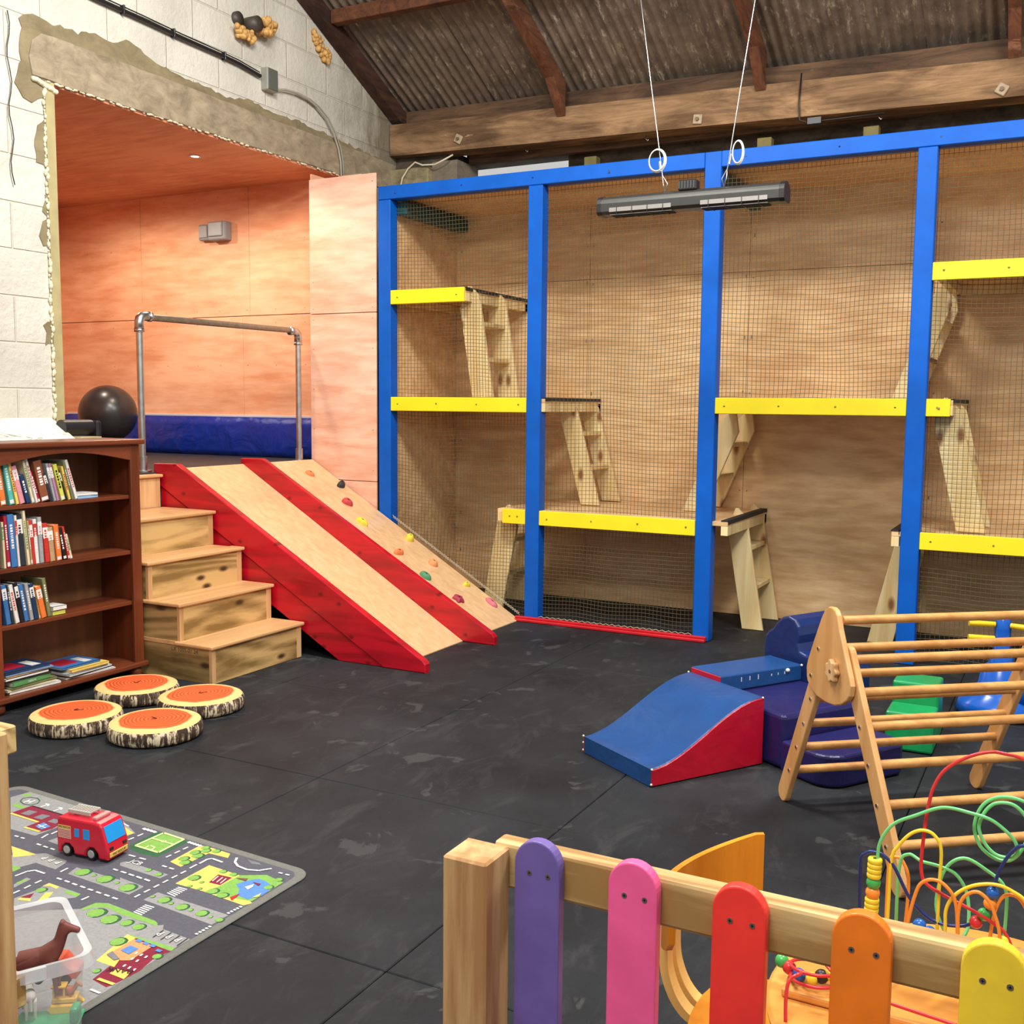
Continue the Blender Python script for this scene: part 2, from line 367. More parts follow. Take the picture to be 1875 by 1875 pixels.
# mouldy grey staining near the far corner
st = N(nt, 'ShaderNodeMath', operation='MULTIPLY_ADD'); nt.links.new(sp.outputs[1], st.inputs[0]); st.inputs[1].default_value = .62; st.inputs[2].default_value = -4.25
nn = N(nt, 'ShaderNodeTexNoise', Scale=3.5, Detail=9.0, Roughness=.7, Distortion=.5); nt.links.new(coords(nt, (1, 1, .45)), nn.inputs[0])
s2 = N(nt, 'ShaderNodeMath', operation='ADD'); nt.links.new(st.outputs[0], s2.inputs[0]); nt.links.new(nn.outputs[0], s2.inputs[1])
c = mix(nt, ramp(nt, s2.outputs[0], [(.46, (0, 0, 0)), (.85, (.9, .9, .9))]), c, srgb(122, 112, 90))
pits = ramp(nt, n1.outputs[0], [(.27, (1, 1, 1)), (.31, (0, 0, 0))])
c = mix(nt, pits, c, srgb(120, 116, 100))
nt.links.new(c, b.inputs['Base Color']); b.inputs['Roughness'].default_value = .7
hh = N(nt, 'ShaderNodeMath', operation='MULTIPLY_ADD'); nt.links.new(br.outputs['Fac'], hh.inputs[0]); hh.inputs[1].default_value = -.9; nt.links.new(n1.outputs[0], hh.inputs[2])
bump(nt, b, hh.outputs[0], .75, .012)
blockM = m
def roofz(y): return 3.78 + .487*(7.57-y)
g = G(blockM)
oy0, oy1, oz0, oz1 = 4.20, 6.84, 1.05, 3.25
g.prism([(-2.4, 0), (oy0, 0), (oy0, oz1), (-2.4, oz1)], 'x', WX-.2, WX)
g.prism([(-2.4, oz1), (7.62, oz1), (7.62, roofz(7.62)+.1), (2.6, roofz(2.6)+.1), (-2.4, roofz(2.6)+.1)], 'x', WX-.2, WX)
g.prism([(oy1, 0), (7.62, 0), (7.62, oz1), (oy1, oz1)], 'x', WX-.2, WX)
g.prism([(oy0, 0), (oy1, 0), (oy1, 1.0), (oy0, 1.0)], 'x', WX-.2, WX-.045)
wl = g.build('wall_left', kind='structure', origin=(0, 0, 0))
# cement smears and concrete lintel around the opening
def stonem(name, a, b_, sc=5, bm=.5):
    m, nt, b = mk(name)
    n = N(nt, 'ShaderNodeTexNoise', Scale=sc, Detail=9.0, Roughness=.7, Distortion=.4); nt.links.new(coords(nt, (1, 1, 1.6)), n.inputs[0])
    c = ramp(nt, n.outputs[0], [(.32, b_), (.66, a)]); nt.links.new(c, b.inputs['Base Color']); b.inputs['Roughness'].default_value = .85
    bump(nt, b, n.outputs[0], bm, .012); MC[name] = m; return m
cem = stonem('raw cement render', srgb(150, 136, 104), srgb(116, 104, 76))
lintM = stonem('old concrete lintel', srgb(176, 160, 134), srgb(126, 112, 90), 7)
def ragged(P, amp=.012, step=.035):
    out = []
    for i in range(len(P)):
        a = Vector(P[i]); b = Vector(P[(i+1) % len(P)]); L = (b-a).length; k = max(1, int(L/step))
        for q in range(k):
            p = a.lerp(b, q/k); out.append((p.x+random.uniform(-amp, amp), p.y+random.uniform(-amp, amp)))
    return out
smear = [(4.0, 3.544), (4.025, 3.576), (4.083, 3.589), (4.136, 3.582), (4.226, 3.572), (4.3, 3.578), (4.382, 3.567), (4.396, 3.602), (4.468, 3.606), (4.588, 3.597), (4.678, 3.613), (4.728, 3.644), (4.799, 3.633), (4.914, 3.578), (5.012, 3.572), (5.119, 3.551), (5.354, 3.537), (5.626, 3.526), (5.791, 3.557), (6.118, 3.533), (6.327, 3.543), (6.672, 3.526), (6.883, 3.515), (7.103, 3.495), (7.545, 3.466), (7.575, 3.27), (4.19, 3.26), (4.19, 3.185), (4.148, 3.155), (4.1, 3.143), (4.063, 3.117), (4.017, 3.137), (3.984, 3.168), (3.963, 3.201), (3.987, 3.241), (3.981, 3.298), (4.008, 3.324), (3.998, 3.365), (4.007, 3.44)]
G(cem).prism(ragged(smear), 'x', WX, WX+.006).build('cement_smear', parent=wl, label='ragged grey cement smear round the lintel', origin=(0, 0, 0))
lint = [(4.071, 3.44), (4.133, 3.497), (4.211, 3.501), (5.0, 3.497), (6.0, 3.485), (7.1, 3.48), (7.575, 3.47), (7.575, 3.255), (4.3, 3.252), (4.063, 3.262), (4.05, 3.356)]
G(lintM).prism(ragged(lint, .003, .06), 'x', WX, WX+.014, .002).build('lintel', parent=wl, label='long raw concrete lintel', origin=(0, 0, 0))
for P in ([(4.146, 3.049), (4.09, 2.997), (4.072, 2.881), (4.082, 2.805), (4.129, 2.792), (4.179, 2.847), (4.177, 2.972)], [(4.129, 2.639), (4.105, 2.538), (4.151, 2.511), (4.181, 2.562), (4.177, 2.642)],
          [(4.103, 2.492), (4.079, 2.409), (4.097, 2.355), (4.167, 2.375), (4.186, 2.472), (4.158, 2.512)], [(4.092, 1.917), (4.111, 1.871), (4.102, 1.813), (4.152, 1.839), (4.176, 1.911), (4.149, 1.944)]):
    G(cem).prism(ragged(P, .008, .03), 'x', WX, WX+.005).build('cement_patch', parent=wl)
# jamb board and foam bead on the left of the opening
jw = plain('bare jamb timber', srgb(176, 164, 118), .7, noise=.15, nscale=8)
G(jw).box(WX-.19, WX+.010, oy0-.055, oy0+.004, 1.05, 3.25).build('trim_1', kind='structure', origin=(0, 0, 0))
foamW = plain('white filler foam', srgb(222, 216, 186), .8, noise=.1, nscale=40, bmp=.6)
g = G(foamW); z = 1.35
while z < 3.2:
    g.sphere((WX+.008, oy0-.060+random.uniform(-.008, .006), z), random.uniform(.004, .012), 8, 6, (1, 1, 1.7)); z += random.uniform(.012, .03)
y = 4.15
while y < 6.8:
    if random.random() < .6: g.sphere((WX+.012, y, 3.246+random.uniform(-.003, .004)), random.uniform(.003, .008), 8, 6, (1, 2.6, 1))
    y += .018
for k in range(14): g.sphere((WX+.012, 4.07+k*.011, 3.245-k*.003+random.uniform(-.004, .004)), .015, 8, 6)
g.build('filler_foam', parent=wl, label='lumpy white filler foam along the opening', origin=(0, 0, 0))
# painted plinth ledge behind the bookcase
m, nt, b = mk('white painted ledge with cracks')
n = N(nt, 'ShaderNodeTexNoise', Scale=9, Detail=5.0, Distortion=1.5); nt.links.new(coords(nt, (1, .35, 1)), n.inputs[0])
c = ramp(nt, n.outputs[0], [(.60, srgb(228, 222, 206)), (.63, srgb(70, 62, 50)), (.65, srgb(222, 216, 198))])
nt.links.new(c, b.inputs['Base Color']); b.inputs['Roughness'].default_value = .7
G(m).prism([(WX, 0), (-4.88, 0), (-4.88, 1.26), (-4.95, 1.30), (WX, 1.40)], 'y', 1.5, 4.13, .015, seg=2).build('trim_2', kind='structure', origin=(0, 0, 0))

# alcove: back wall (plywood sheets), ceiling, far side, floor
def sheet(name, x0, x1, z0, z1, y, mat_, parent=None, th=.015, **k):
    return G(mat_).box(x0, x1, y, y+th, z0, z1, .0015).build(name, parent=parent, **k)
AY = 6.80
g = G(plyPin)
for x0, x1 in ((-8.3, -7.24), (-7.24, -6.02), (-6.02, -4.90)): g.box(x0+.0015, x1-.0015, AY, AY+.018, 2.205, 3.24, .002)
for x0, x1 in ((-8.3, -7.28), (-7.28, -6.10), (-6.10, -4.90)): g.box(x0+.0015, x1-.0015, AY, AY+.018, 1.0, 2.200, .002)
g.mat(blackR).box(-8.3, -4.9, AY+.019, AY+.03, 1.0, 3.24); g.mat(screwM)
for x in (-7.9, -7.6, -7.25, -6.95, -6.6, -6.35, -6.05, -5.75, -5.45):
    for zz in (3.18, 2.8, 2.25, 2.14, 1.8): g.cyl((x, AY-.001, zz), (x, AY+.003, zz), .004, 6)
g.build('wall_alcove', kind='structure', origin=(0, 0, 0))
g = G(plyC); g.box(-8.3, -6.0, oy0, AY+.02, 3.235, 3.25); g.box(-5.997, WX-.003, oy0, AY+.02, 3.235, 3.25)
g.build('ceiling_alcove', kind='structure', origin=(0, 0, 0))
G(plyPin).box(-8.32, -8.3, oy0, AY, 1.0, 3.25).build('wall_alcove_end', kind='structure', origin=(0, 0, 0))
G(plyPin).box(-8.3, WX-.2, oy0-.02, oy0, 1.0, 3.25).build('wall_alcove_near', kind='structure', origin=(0, 0, 0))
platM = plain('black platform rubber', (.022, .021, .022), .6, noise=.3, nscale=5)
G(platM).box(-8.3, -5.1285, oy0, AY, 1.0, 1.05, .003).build('floor_platform', kind='structure', origin=(0, 0, 0))
# pale plywood return panel beside the frame (two sheets)
g = G(plyP)
g.box(-5.15, -4.545, 6.485, 6.50, 2.165, 3.155, .0015); g.box(-5.15, -4.545, 6.485, 6.50, 0.92, 2.160, .0015); g.box(-5.15, -4.545, 6.485, 6.50, .0, .915, .0015)
g.mat(screwM)
for x in (-5.12, -4.575):
    for zz in (3.1, 2.75, 2.4, 2.2, 2.12, 1.9, 1.6, 1.3, 1.0): g.cyl((x, 6.484, zz), (x, 6.488, zz), .0035, 6)
g.build('wall_return_panel', kind='structure', origin=(0, 0, 0))
G(plyPin).box(-5.15, -5.135, 6.50, 6.80, .0, 3.2).build('wall_return_side', kind='structure', origin=(0, 0, 0))

# far wall behind the frame, with a daylight gap
stone = stonem('dark rough eaves stone', srgb(96, 84, 70), srgb(44, 37, 30), 6, .8)
g = G(stone)
g.box(-5.3, 5, 7.92, 8.1, 0, 3.31); g.box(-5.3, -4.62, 7.6, 8.1, 3.2, 3.56)
g.box(-3.66, 5, 7.88, 8.1, 3.31, 3.72); g.box(-4.62, -3.66, 7.92, 8.1, 3.49, 3.75)
g.build('wall_back', kind='structure', origin=(0, 0, 0))
pier = stonem('mossy block pier', srgb(170, 158, 122), srgb(112, 102, 74), 8, .5)
G(pier).box(WX, -4.74, 7.50, 7.95, 2.6, 3.42, .01).build('trim_3', kind='structure', origin=(0, 0, 0))
G(stonem('grey pier side', srgb(140, 130, 112), srgb(100, 90, 76), 6, .4)).prism([(-4.738, 3.0), (-4.40, 3.0), (-4.50, 3.30), (-4.50, 3.46), (-4.738, 3.46)], 'y', 7.56, 7.9).build('trim_4', kind='structure', origin=(0, 0, 0))
# long eaves boards behind the beam
G(beamD).box(-4.5, 4, 7.74, 7.80, 3.455, 3.62, .004).box(-3.6, 4, 7.70, 7.76, 3.20, 3.26, .004).build('trim_5', kind='structure', origin=(0, 0, 0))
tim = plain('green treated timber', srgb(112, 104, 62), .8, noise=.2, nscale=8)
for x in (-3.35, -2.02, -1.3):
    G(tim).box(x-.05, x+.05, 7.60, 7.68, 3.0, 3.38, .003).build('roof_strut', label='short green treated timber stub under the big beam, %s' % {-3.35: 'nearest the daylight gap', -2.02: 'behind the hanging heater', -1.3: 'rightmost of the three'}[x], cat='timber stub', group='timber stubs under the eaves beam')
# big weathered eaves beam (slightly sagging) + plates
def tilted(x0, x1, z0a, z0b, z1a, z1b, y0, y1, mt):
    g = G(mt); n = 12; vs = []
    for i in range(n+1):
        t = i/n; x = x0+(x1-x0)*t; j = random.uniform(-.004, .004)
        for (y_, zz) in ((y0, z0a+(z0b-z0a)*t+j), (y1, z0a+(z0b-z0a)*t+j), (y1, z1a+(z1b-z1a)*t+j), (y0, z1a+(z1b-z1a)*t+j)): vs.append((x, y_, zz))
    fs = [(0, 1, 2, 3), tuple(n*4+k for k in (3, 2, 1, 0))]
    for i in range(n):
        for k in range(4): fs.append((i*4+k, (i+1)*4+k, (i+1)*4+(k+1) % 4, i*4+(k+1) % 4))
    g.add(vs, fs); return g
bm_ = tilted(WX+.01, 3.5, 3.53, 3.36, 3.78, 3.58, 7.5, 7.70, beamM).build('eaves_beam', label='long weathered brown beam under the corrugated roof', cat='beam')
for x, zz, ro in ((-4.451, 3.57+.03, .5), (-2.474, 3.53, .1), (-.501, 3.49, .55)):
    M = Matrix.Translation((x, 7.49, zz)) @ Matrix.Rotation(ro, 4, 'Y')
    g = G(plain('old washer plate', srgb(176, 156, 128), .6, noise=.2)); g.box(-.033, .033, -.005, .008, -.033, .033, .004, M)
    w_ = g.build('washer_plate', parent=bm_)
    g = G(plain('rusty bolt', srgb(120, 100, 80), .6, .3)); g.prism([(.014*math.cos(a*PI/3), .014*math.sin(a*PI/3)) for a in range(6)], 'y', -.02, -.005, 0, M)
    g.build('bolt', parent=w_)
tilted(WX+.1, 3.5, 3.785, 3.585, 3.90, 3.76, 7.60, 7.72, beamD).build('wall_plate', label='dark timber plate lying on top of the long beam', cat='beam')

# roof: corrugated sheets on slope
m, nt, b = mk('rusty corrugated sheet')
co = coords(nt, (1, .28, .28))
n1 = N(nt, 'ShaderNodeTexNoise', Scale=22, Detail=9.0, Roughness=.8); nt.links.new(co, n1.inputs[0])
n2 = N(nt, 'ShaderNodeTexNoise', Scale=5, Detail=8.0, Roughness=.7); nt.links.new(coords(nt), n2.inputs[0])
c = ramp(nt, n2.outputs[0], [(.3, srgb(84, 72, 62)), (.7, srgb(134, 118, 102))])
c = mix(nt, ramp(nt, n1.outputs[0], [(.55, (0, 0, 0)), (.66, (.8, .8, .8))]), c, srgb(200, 188, 168))
nt.links.new(c, b.inputs['Base Color']); b.inputs['Roughness'].default_value = .8
bump(nt, b, n1.outputs[0], .4, .006)
sheetM = m
def sheetz(y): return 3.93 + .487*(7.57-y)
def roofsheet(x0, x1, dz):
    g = G(sheetM); pitch = .072; n = int((x1-x0)/pitch*10); vs = []; fs = []
    for i in range(n+1):
        x = x0+(x1-x0)*i/n; h = .011*math.cos(2*PI*(x-x0)/pitch)
        for y in (8.1, 1.8):
            vs.append((x, y, sheetz(y)+h+dz)); vs.append((x, y, sheetz(y)+h+dz+.003))
    for i in range(n):
        a = i*4; b_ = a+4
        fs += [(a, b_, b_+2, a+2), (a+1, a+3, b_+3, b_+1)]
    g.add(vs, fs, True); return g
first = True; x = -5.3; k = 0
while x < 3.4:
    roofsheet(x, x+1.10, .004*(k % 2)).build('roof_sheet', label=['corrugated roof sheet beside the painted gable wall', 'corrugated roof sheet left of the second rafter', 'corrugated roof sheet right of the second rafter', 'corrugated roof sheet above the left heater wire', 'corrugated roof sheet right of the third rafter', 'corrugated roof sheet in the upper right corner', 'corrugated roof sheet beyond the right edge', 'corrugated roof sheet farthest right', 'corrugated roof sheet at the very end'][min(k, 8)], cat='roof sheet', group='corrugated roof sheets', normals=False)
    x += 1.08; k += 1
# rafters run up the slope, purlin lies across them
def rafter(x, wd, mt, lab, dz=0, y0=7.62):
    yb = 1.9
    P = [(y0, roofz(y0)+dz), (y0, roofz(y0)+.13+dz), (yb, roofz(yb)+.13), (yb, roofz(yb))]
    if y0 < 7.6: P = [(7.494, roofz(7.494)-.145), (7.494, roofz(7.494)+.11), (yb, roofz(yb)+.13), (yb, roofz(yb)), (7.28, roofz(7.28)-.02)]
    return G(mt).prism(P, 'x', x-wd/2, x+wd/2, .003).build('rafter', label=lab, cat='rafter', group='roof rafters')
rafter(WX+.055, .10, rafD, 'dark rafter lying against the white gable wall', 0)
rafter(-3.55, .075, rafM, 'red-brown rafter left of the hanging heater', -.03, 7.5)
rafter(-2.03, .075, rafM, 'red-brown rafter above the hanging heater', -.03, 7.5)
rafter(-.44, .075, rafM, 'red-brown rafter in the upper right corner', -.03, 7.5)
g = G(rafM); zq = roofz(6.62)+.05
g.box(WX+.11, 3.4, 6.58, 6.66, zq-.005, zq+.095, .004); g.build('purlin', label='brown purlin crossing the rafters near the top edge', cat='purlin')
g = G(rafM); zq = roofz(4.6)+.05
g.box(WX+.11, 3.4, 4.56, 4.64, zq-.005, zq+.095, .004); g.build('purlin', label='brown purlin higher up the roof above the heater wires', cat='purlin')

# wall services
g = G(blackM)
cab = [(4.3, 3.81), (4.519, 3.798), (4.865, 3.79), (5.173, 3.778), (5.51, 3.772), (5.689, 3.765), (5.90, 3.742)]
g.tube([(WX+.022, a, b_) for a, b_ in cab], .014, 8); g.tube([(WX+.018, a, b_+.026) for a, b_ in cab], .004, 6)
wc = g.build('wall_cable', label='thick black cable running across the white gable wall', cat='cable')
for a, b_ in ((4.7, 3.793), (5.1, 3.781), (5.55, 3.770)): G(blackM).box(WX, WX+.036, a-.006, a+.006, b_-.02, b_+.034, .003).build('cable_clip', parent=wc)
g = G(plain('grey junction box', srgb(150, 150, 140), .5)); g.box(WX+.002, WX+.06, 5.93, 6.04, 3.66, 3.81, .004)
jb = g.build('junction_box', label='small grey junction box where the black cable ends', cat='junction box')
G(plain('box lid dark', srgb(96, 98, 90), .5)).box(WX+.06, WX+.066, 5.935, 6.035, 3.665, 3.805, .002).build('lid', parent=jb, label='darker grey lid')
g = G(plain('grey conduit', srgb(168, 164, 150), .5)); cn = [(6.03, 3.69), (6.15, 3.715), (6.27, 3.724), (6.40, 3.715), (6.50, 3.69), (6.62, 3.63), (6.71, 3.54), (6.77, 3.44), (6.80, 3.34), (6.81, 3.17)]
g.tube([(WX+.03, a, b_) for a, b_ in cn], .008, 8); g.tube([(WX+.03, a+.03, b_+.006) for a, b_ in cn], .005, 6)
g.build('conduit', label='grey conduit curving down from the junction box behind the plywood panel', cat='conduit')
g = G(cream); g.tube([(-5.011, 7.48, 3.20), (-4.976, 7.48, 3.34), (-4.92, 7.48, 3.41), (-4.85, 7.48, 3.455), (-4.78, 7.48, 3.425), (-4.66, 7.48, 3.42), (-4.572, 7.48, 3.45), (-4.517, 7.52, 3.49)], .007, 8)
g.build('thin_cable', label='thin cream cable drooping under the left end of the long beam', cat='cable')
foamY = plain('expanding foam', srgb(206, 160, 92), .55, noise=.3, nscale=30, bmp=.5)
g = G(plain('dark pipe', srgb(70, 62, 54), .5)); g.tube([(WX-.05, 5.80, 4.05), (WX+.10, 5.80, 4.05)], .05, 16); g.tube([(WX-.05, 5.69, 4.06), (WX+.03, 5.69, 4.06)], .045, 16)
pp = g.build('pipe_stub', label='two dark pipe stubs with tan foam high on the gable wall', cat='pipe')
g = G(foamY)
for k in range(34):
    t = random.random(); g.sphere((WX+.02+random.uniform(0, .05), 5.69+random.uniform(-.06, .12), 3.965+random.uniform(-.03, .035)), random.uniform(.014, .026), 8, 6)
for k in range(40): g.sphere((WX+.06+random.uniform(-.05, .05), 5.93+random.uniform(-.07, .07), 4.06+random.uniform(-.045, .045)), random.uniform(.016, .03), 8, 6)
g.build('foam_lump', parent=pp, label='lumpy tan foam')
g = G(foamY)
for k in range(40):
    q = random.random(); g.sphere((WX+.01+random.uniform(0, .025), 6.50+q*.17+random.uniform(-.03, .03), 4.20-q*.13+random.uniform(-.04, .04)), random.uniform(.013, .024), 8, 6)
g.build('foam_patch', label='small tan foam patch beside the dark gable rafter', cat='foam')
g = G(blackM); g.tube([(WX+.015, 3.92+.012*math.sin(k*1.3), 3.55-.06*k) for k in range(16)], .003, 5); g.build('hanging_wire', label='thin black wire hanging at the far left of the white wall', cat='wire')
# hooks below the beam and small box
g = G(blackM); g.box(-1.70, -1.60, 7.47, 7.50, 3.40, 3.45, .005); hb = g.build('cable_box', label='small black cable box under the long beam right of the heater', cat='junction box')
g = G(blackM); g.tube([(-1.75, 7.49, 3.75), (-1.76, 7.485, 3.55), (-1.75, 7.485, 3.44), (-1.70, 7.485, 3.42), (-1.2, 7.485, 3.425)], .006, 6); g.build('black_lead', parent=hb)
for x in (-3.9, -2.9, -1.25):
    g = G(chrome); zb = 3.53-(x-WX)*.0197; g.tube([(x, 7.60, zb), (x, 7.60, zb-.025), (x+.012, 7.60, zb-.04), (x+.02, 7.60, zb-.025)], .004, 6)
    g.build('cup_hook', label='small metal hook under the long beam, %s' % {-3.9: 'left above the first net bay', -2.9: 'above the second net bay', -1.25: 'above the third net bay'}[x], cat='hook', group='hooks under the long beam')
# alcove downlight and switches
m, nt, b = mk('lit downlight'); b.inputs['Emission Color'].default_value = (1, .93, .78, 1); b.inputs['Emission Strength'].default_value = 14
t = thing('downlight', 'small round lit downlight in the alcove ceiling', 'downlight', (-5.62, 5.80, 3.235))
G(whiteM).lathe([(.028, 0), (.042, 0), (.042, -.006), (.028, -.004)], (-5.62, 5.80, 3.234), 24).build('trim_ring', parent=t)
G(m).lathe([(0, 0), (.027, 0)], (-5.62, 5.80, 3.2325), 20).build('bulb', parent=t, label='glowing bulb')
l = bpy.data.lights.new('downlight_light', 'SPOT'); l.energy = 78; l.spot_size = 3.05; l.spot_blend = .5; l.shadow_soft_size = .05; l.color = (1, .86, .66)
lo_ = bpy.data.objects.new('downlight_light', l); COL.objects.link(lo_); lo_.location = (-5.62, 5.8, 3.21)
l = bpy.data.lights.new('alcove_spot_rear', 'SPOT'); l.energy = 78; l.spot_size = 3.05; l.spot_blend = .5; l.shadow_soft_size = .05; l.color = (1, .86, .66)  # second alcove spot, with no fitting of its own
lo_ = bpy.data.objects.new('alcove_spot_rear', l); COL.objects.link(lo_); lo_.location = (-7.0, 5.8, 3.21)
gs = plain('grey switch plastic', srgb(138, 142, 150), .45); gs2 = plain('grey switch cover', srgb(156, 162, 170), .4)
t = thing('weatherproof_switch', 'grey weatherproof switch and double socket on the alcove plywood wall', 'switch', (-6.42, AY, 2.86))
G(gs).box(-6.52, -6.41, AY-.05, AY, 2.83, 2.96, .01, seg=2).build('switch_box', parent=t)
G(gs2).box(-6.51, -6.42, AY-.058, AY-.048, 2.85, 2.95, .006, seg=2).build('switch_cover', parent=t)
G(gs).box(-6.39, -6.20, AY-.08, AY, 2.82, 2.97, .012, seg=2).build('socket_box', parent=t)
G(gs2).box(-6.38, -6.23, AY-.09, AY-.078, 2.85, 2.965, .008, seg=2).build('socket_cover', parent=t)
# blue crash mat, ball
g = G(vMat)
vs = []; nx = 60; xs = [-8.2+(3.06)*i/nx for i in range(nx+1)]
for i, x in enumerate(xs):
    ww = .008*math.sin(i*1.7)+.006*math.sin(i*.6+1)
    for z_, yy in ((1.052, AY-.055), (1.10, AY-.07+ww), (1.2, AY-.068-ww*.7), (1.30, AY-.066+ww), (1.372, AY-.052), (1.372, AY-.003), (1.052, AY-.003)): vs.append((x, yy, z_))
fs = []
for i in range(nx):
    for k in range(7): fs.append((i*7+k, (i+1)*7+k, (i+1)*7+(k+1) % 7, i*7+(k+1) % 7))
fs += [tuple(range(7)), tuple(nx*7+k for k in range(7))[::-1]]
g.add(vs, fs, True); cm = g.build('wall_mat', label='shiny blue padded mat along the foot of the alcove wall', cat='mat')
G(plain('mat top strip', srgb(206, 206, 212), .5)).box(-8.2, -5.15, AY-.03, AY-.003, 1.3725, 1.392, .003).build('top_strip', parent=cm, label='pale grey top strip')
k = 1.28; bc = Vector((-5.5*k, 4.857*k, 1.5-.083*k)); br_ = .181*k
m = plain('black ball rubber', (.028, .026, .027), .3)
G(blackR).box(bc.x-.17, bc.x+.17, bc.y-.17, bc.y+.17, 1.05, bc.z-br_+.012, .01).build('foam_block', label='low black block under the exercise ball', cat='block')
g = G(m); g.sphere(bc, br_, 48, 32); g.build('exercise_ball', label='large shiny black exercise ball on the raised platform', cat='ball')
g = G(blackM); g.cyl((-5.02, 4.10, 1.345), (-5.02, 4.30, 1.345), .045, 28); g.box(-5.06, -4.96, 4.30, 4.335, 1.22, 1.385, .01)
g.build('foam_roller', label='short black padded roller on the ledge behind the bookcase', cat='roller')
G(jw).box(-5.08, -4.9, 4.135, 4.28, 1.27, 1.295, .003).build('ledge_board', label='small pale board under the black roller behind the bookcase', cat='board')
# ================================================================ RAIL, STAIRS, SLIDE
t = thing('grab_rail', 'galvanised steel tube rail standing at the platform edge', 'rail', (-5.2, 5.6, 1.05))
Ra, Rb = (-5.2, 4.855), (-5.2, 6.40)
for (x, y) in (Ra, Rb):
    p = G(metal).cyl((x, y, 1.06), (x, y, 1.99), .021, 20).build('post', parent=t)
    g = G(metal); g.cyl((x, y, 1.052), (x, y, 1.062), .055, 24); g.cyl((x, y, 1.06), (x, y, 1.15), .029, 20)
    g.build('foot_flange', parent=p)
G(plain('worn rail tube', srgb(150, 140, 124), .35, .7, noise=.2)).cyl((-5.2, 4.88, 2.025), (-5.2, 6.37, 2.035), .021, 20).build('rail_bar', parent=t, label='duller brownish steel bar')
for (x, y), s_ in ((Ra, 1), (Rb, -1)):
    g = G(metal); g.tube([(x, y, 1.94), (x, y, 1.99), (x, y+.006*s_, 2.012), (x, y+.022*s_, 2.026), (x, y+.05*s_, 2.03), (x, y+.085*s_, 2.03)], .029, 20)
    g.tube([(x, y, 1.93), (x, y, 1.95)], .032, 20); g.tube([(x, y+.075*s_, 2.03), (x, y+.095*s_, 2.03)], .032, 20)
    g.build('elbow_fitting', parent=t)
# stairs
t = thing('wooden_stairs', 'pale wooden stairs leading up to the raised platform', 'stairs', (-4.5, 4.5, 0))
sy0, sy1 = 4.135, 4.882; rs = .2078
for k in range(5):
    nx_ = -3.946-.2255*k if k < 4 else -5.06; rx = nx_-.018; zt = rs*(k+1)+.002
    zb = rs*k; bx_ = -5.10
    ya = sy0
    nxt = (-3.946-.2255*(k+1)-.018) if k < 3 else -5.07
    G(treated if k < 4 else battenw).box(rx-.016, rx, ya+.03, sy1-.035, zb+.001, zt-.022, .001).build('riser', parent=t)
    G(battenw).box(rx-.02, rx+.001, sy1-.045, sy1-.004, zb+.001, zt-.022, .001).build('corner_batten', parent=t, label='paler right corner batten')
    G(battenw).box(rx-.02, rx+.001, ya+.004, ya+.034, zb+.001, zt-.022, .001).build('corner_batten', parent=t, label='paler left corner batten')
    if k < 4:
        G(treatedX).box(-4.50 if k < 3 else -5.07, rx-.022, ya+.006, ya+.022, zb-.0, zt-.022, .001).build('side_board', parent=t)
        G(treatedX).box(-5.07, rx-.022, sy1-.022, sy1-.006, zb+.001, zt-.022, .001).build('side_board', parent=t)
    g = G(treadw); g.box(max(nxt-.03, -4.50) if k < 3 else (nxt if k < 4 else -5.13), nx_, ya-.012, sy1+.008, zt-.020, zt, .006, seg=2)
    tr = g.build('tread', parent=t)
    if k < 3: G(treadw).box(-4.50, nxt-.031, ya, sy1-.02, zt-.021, zt-.001).build('tread_back', parent=t)
g = G(plain('faint ink stamp', srgb(84, 66, 40), .7))
Ms = Matrix.Translation((-4.16, sy0+.0055, .165)) @ Matrix.Rotation(PI/2, 4, 'X')
g.text('LX 1005-01 24', .032, Ms, .0003); g.build('ink_stamp', parent=t, label='faint black ink stamp')
# slide
t = thing('wooden_slide', 'wooden slide with red side boards beside the stairs', 'slide', (-4.2, 5.3, 0))
sl = .5925
def sz(x): return max(0, sl*(-3.335-x))
g = G(plyS); g.prism([(-5.13, 1.050), (-5.13, 1.066), (-3.34, .006), (-3.34, .0005), (-3.37, .0005)], 'y', 4.95, 5.700, .0005)
g.build('slide_bed', parent=t)
top = [(-5.155, 1.105), (-4.965, 1.108), (-3.13, .072), (-3.112, .05), (-3.112, .001)]
def bandp(d0, d1, x0, x1):  # strip parallel to the slope
    return None
SLP = (1.108-.072)/(-4.965+3.13)
def lin(x, off): return 1.108+SLP*(x+4.965)-off
def side(y0, y1, nm, lab, full=True):
    o = .221
    if full:
        xe = -4.965 + (1.108-o)/-SLP
        P = top + [(xe, .001), (-5.155, lin(-5.155, o))]
        s1 = G(redp).prism(P, 'y', y0, y1, .006, seg=2).build(nm, parent=t, label=lab)
        xe2 = -4.965+(1.108-.40)/-SLP
        P2 = [(xe-.004, .001), (xe2, .001), (-5.10, lin(-5.10, .40)), (-5.10, lin(-5.10, o+.006))]
        G(redp).prism(P2, 'y', y0+.006, y1-.002, .003).build('lower_board', parent=t)
    else:
        xe = -4.965+(1.108-.28)/-SLP
        P = top + [(xe, .001), (-5.155, lin(-5.155, .28))]
        G(redp).prism(P, 'y', y0, y1, .006, seg=2).build(nm, parent=t, label=lab)
side(4.90, 4.952, 'side_board', 'red side board next to the stairs')
side(5.702, 5.748, 'side_board', 'red side board next to the climbing ramp', False)
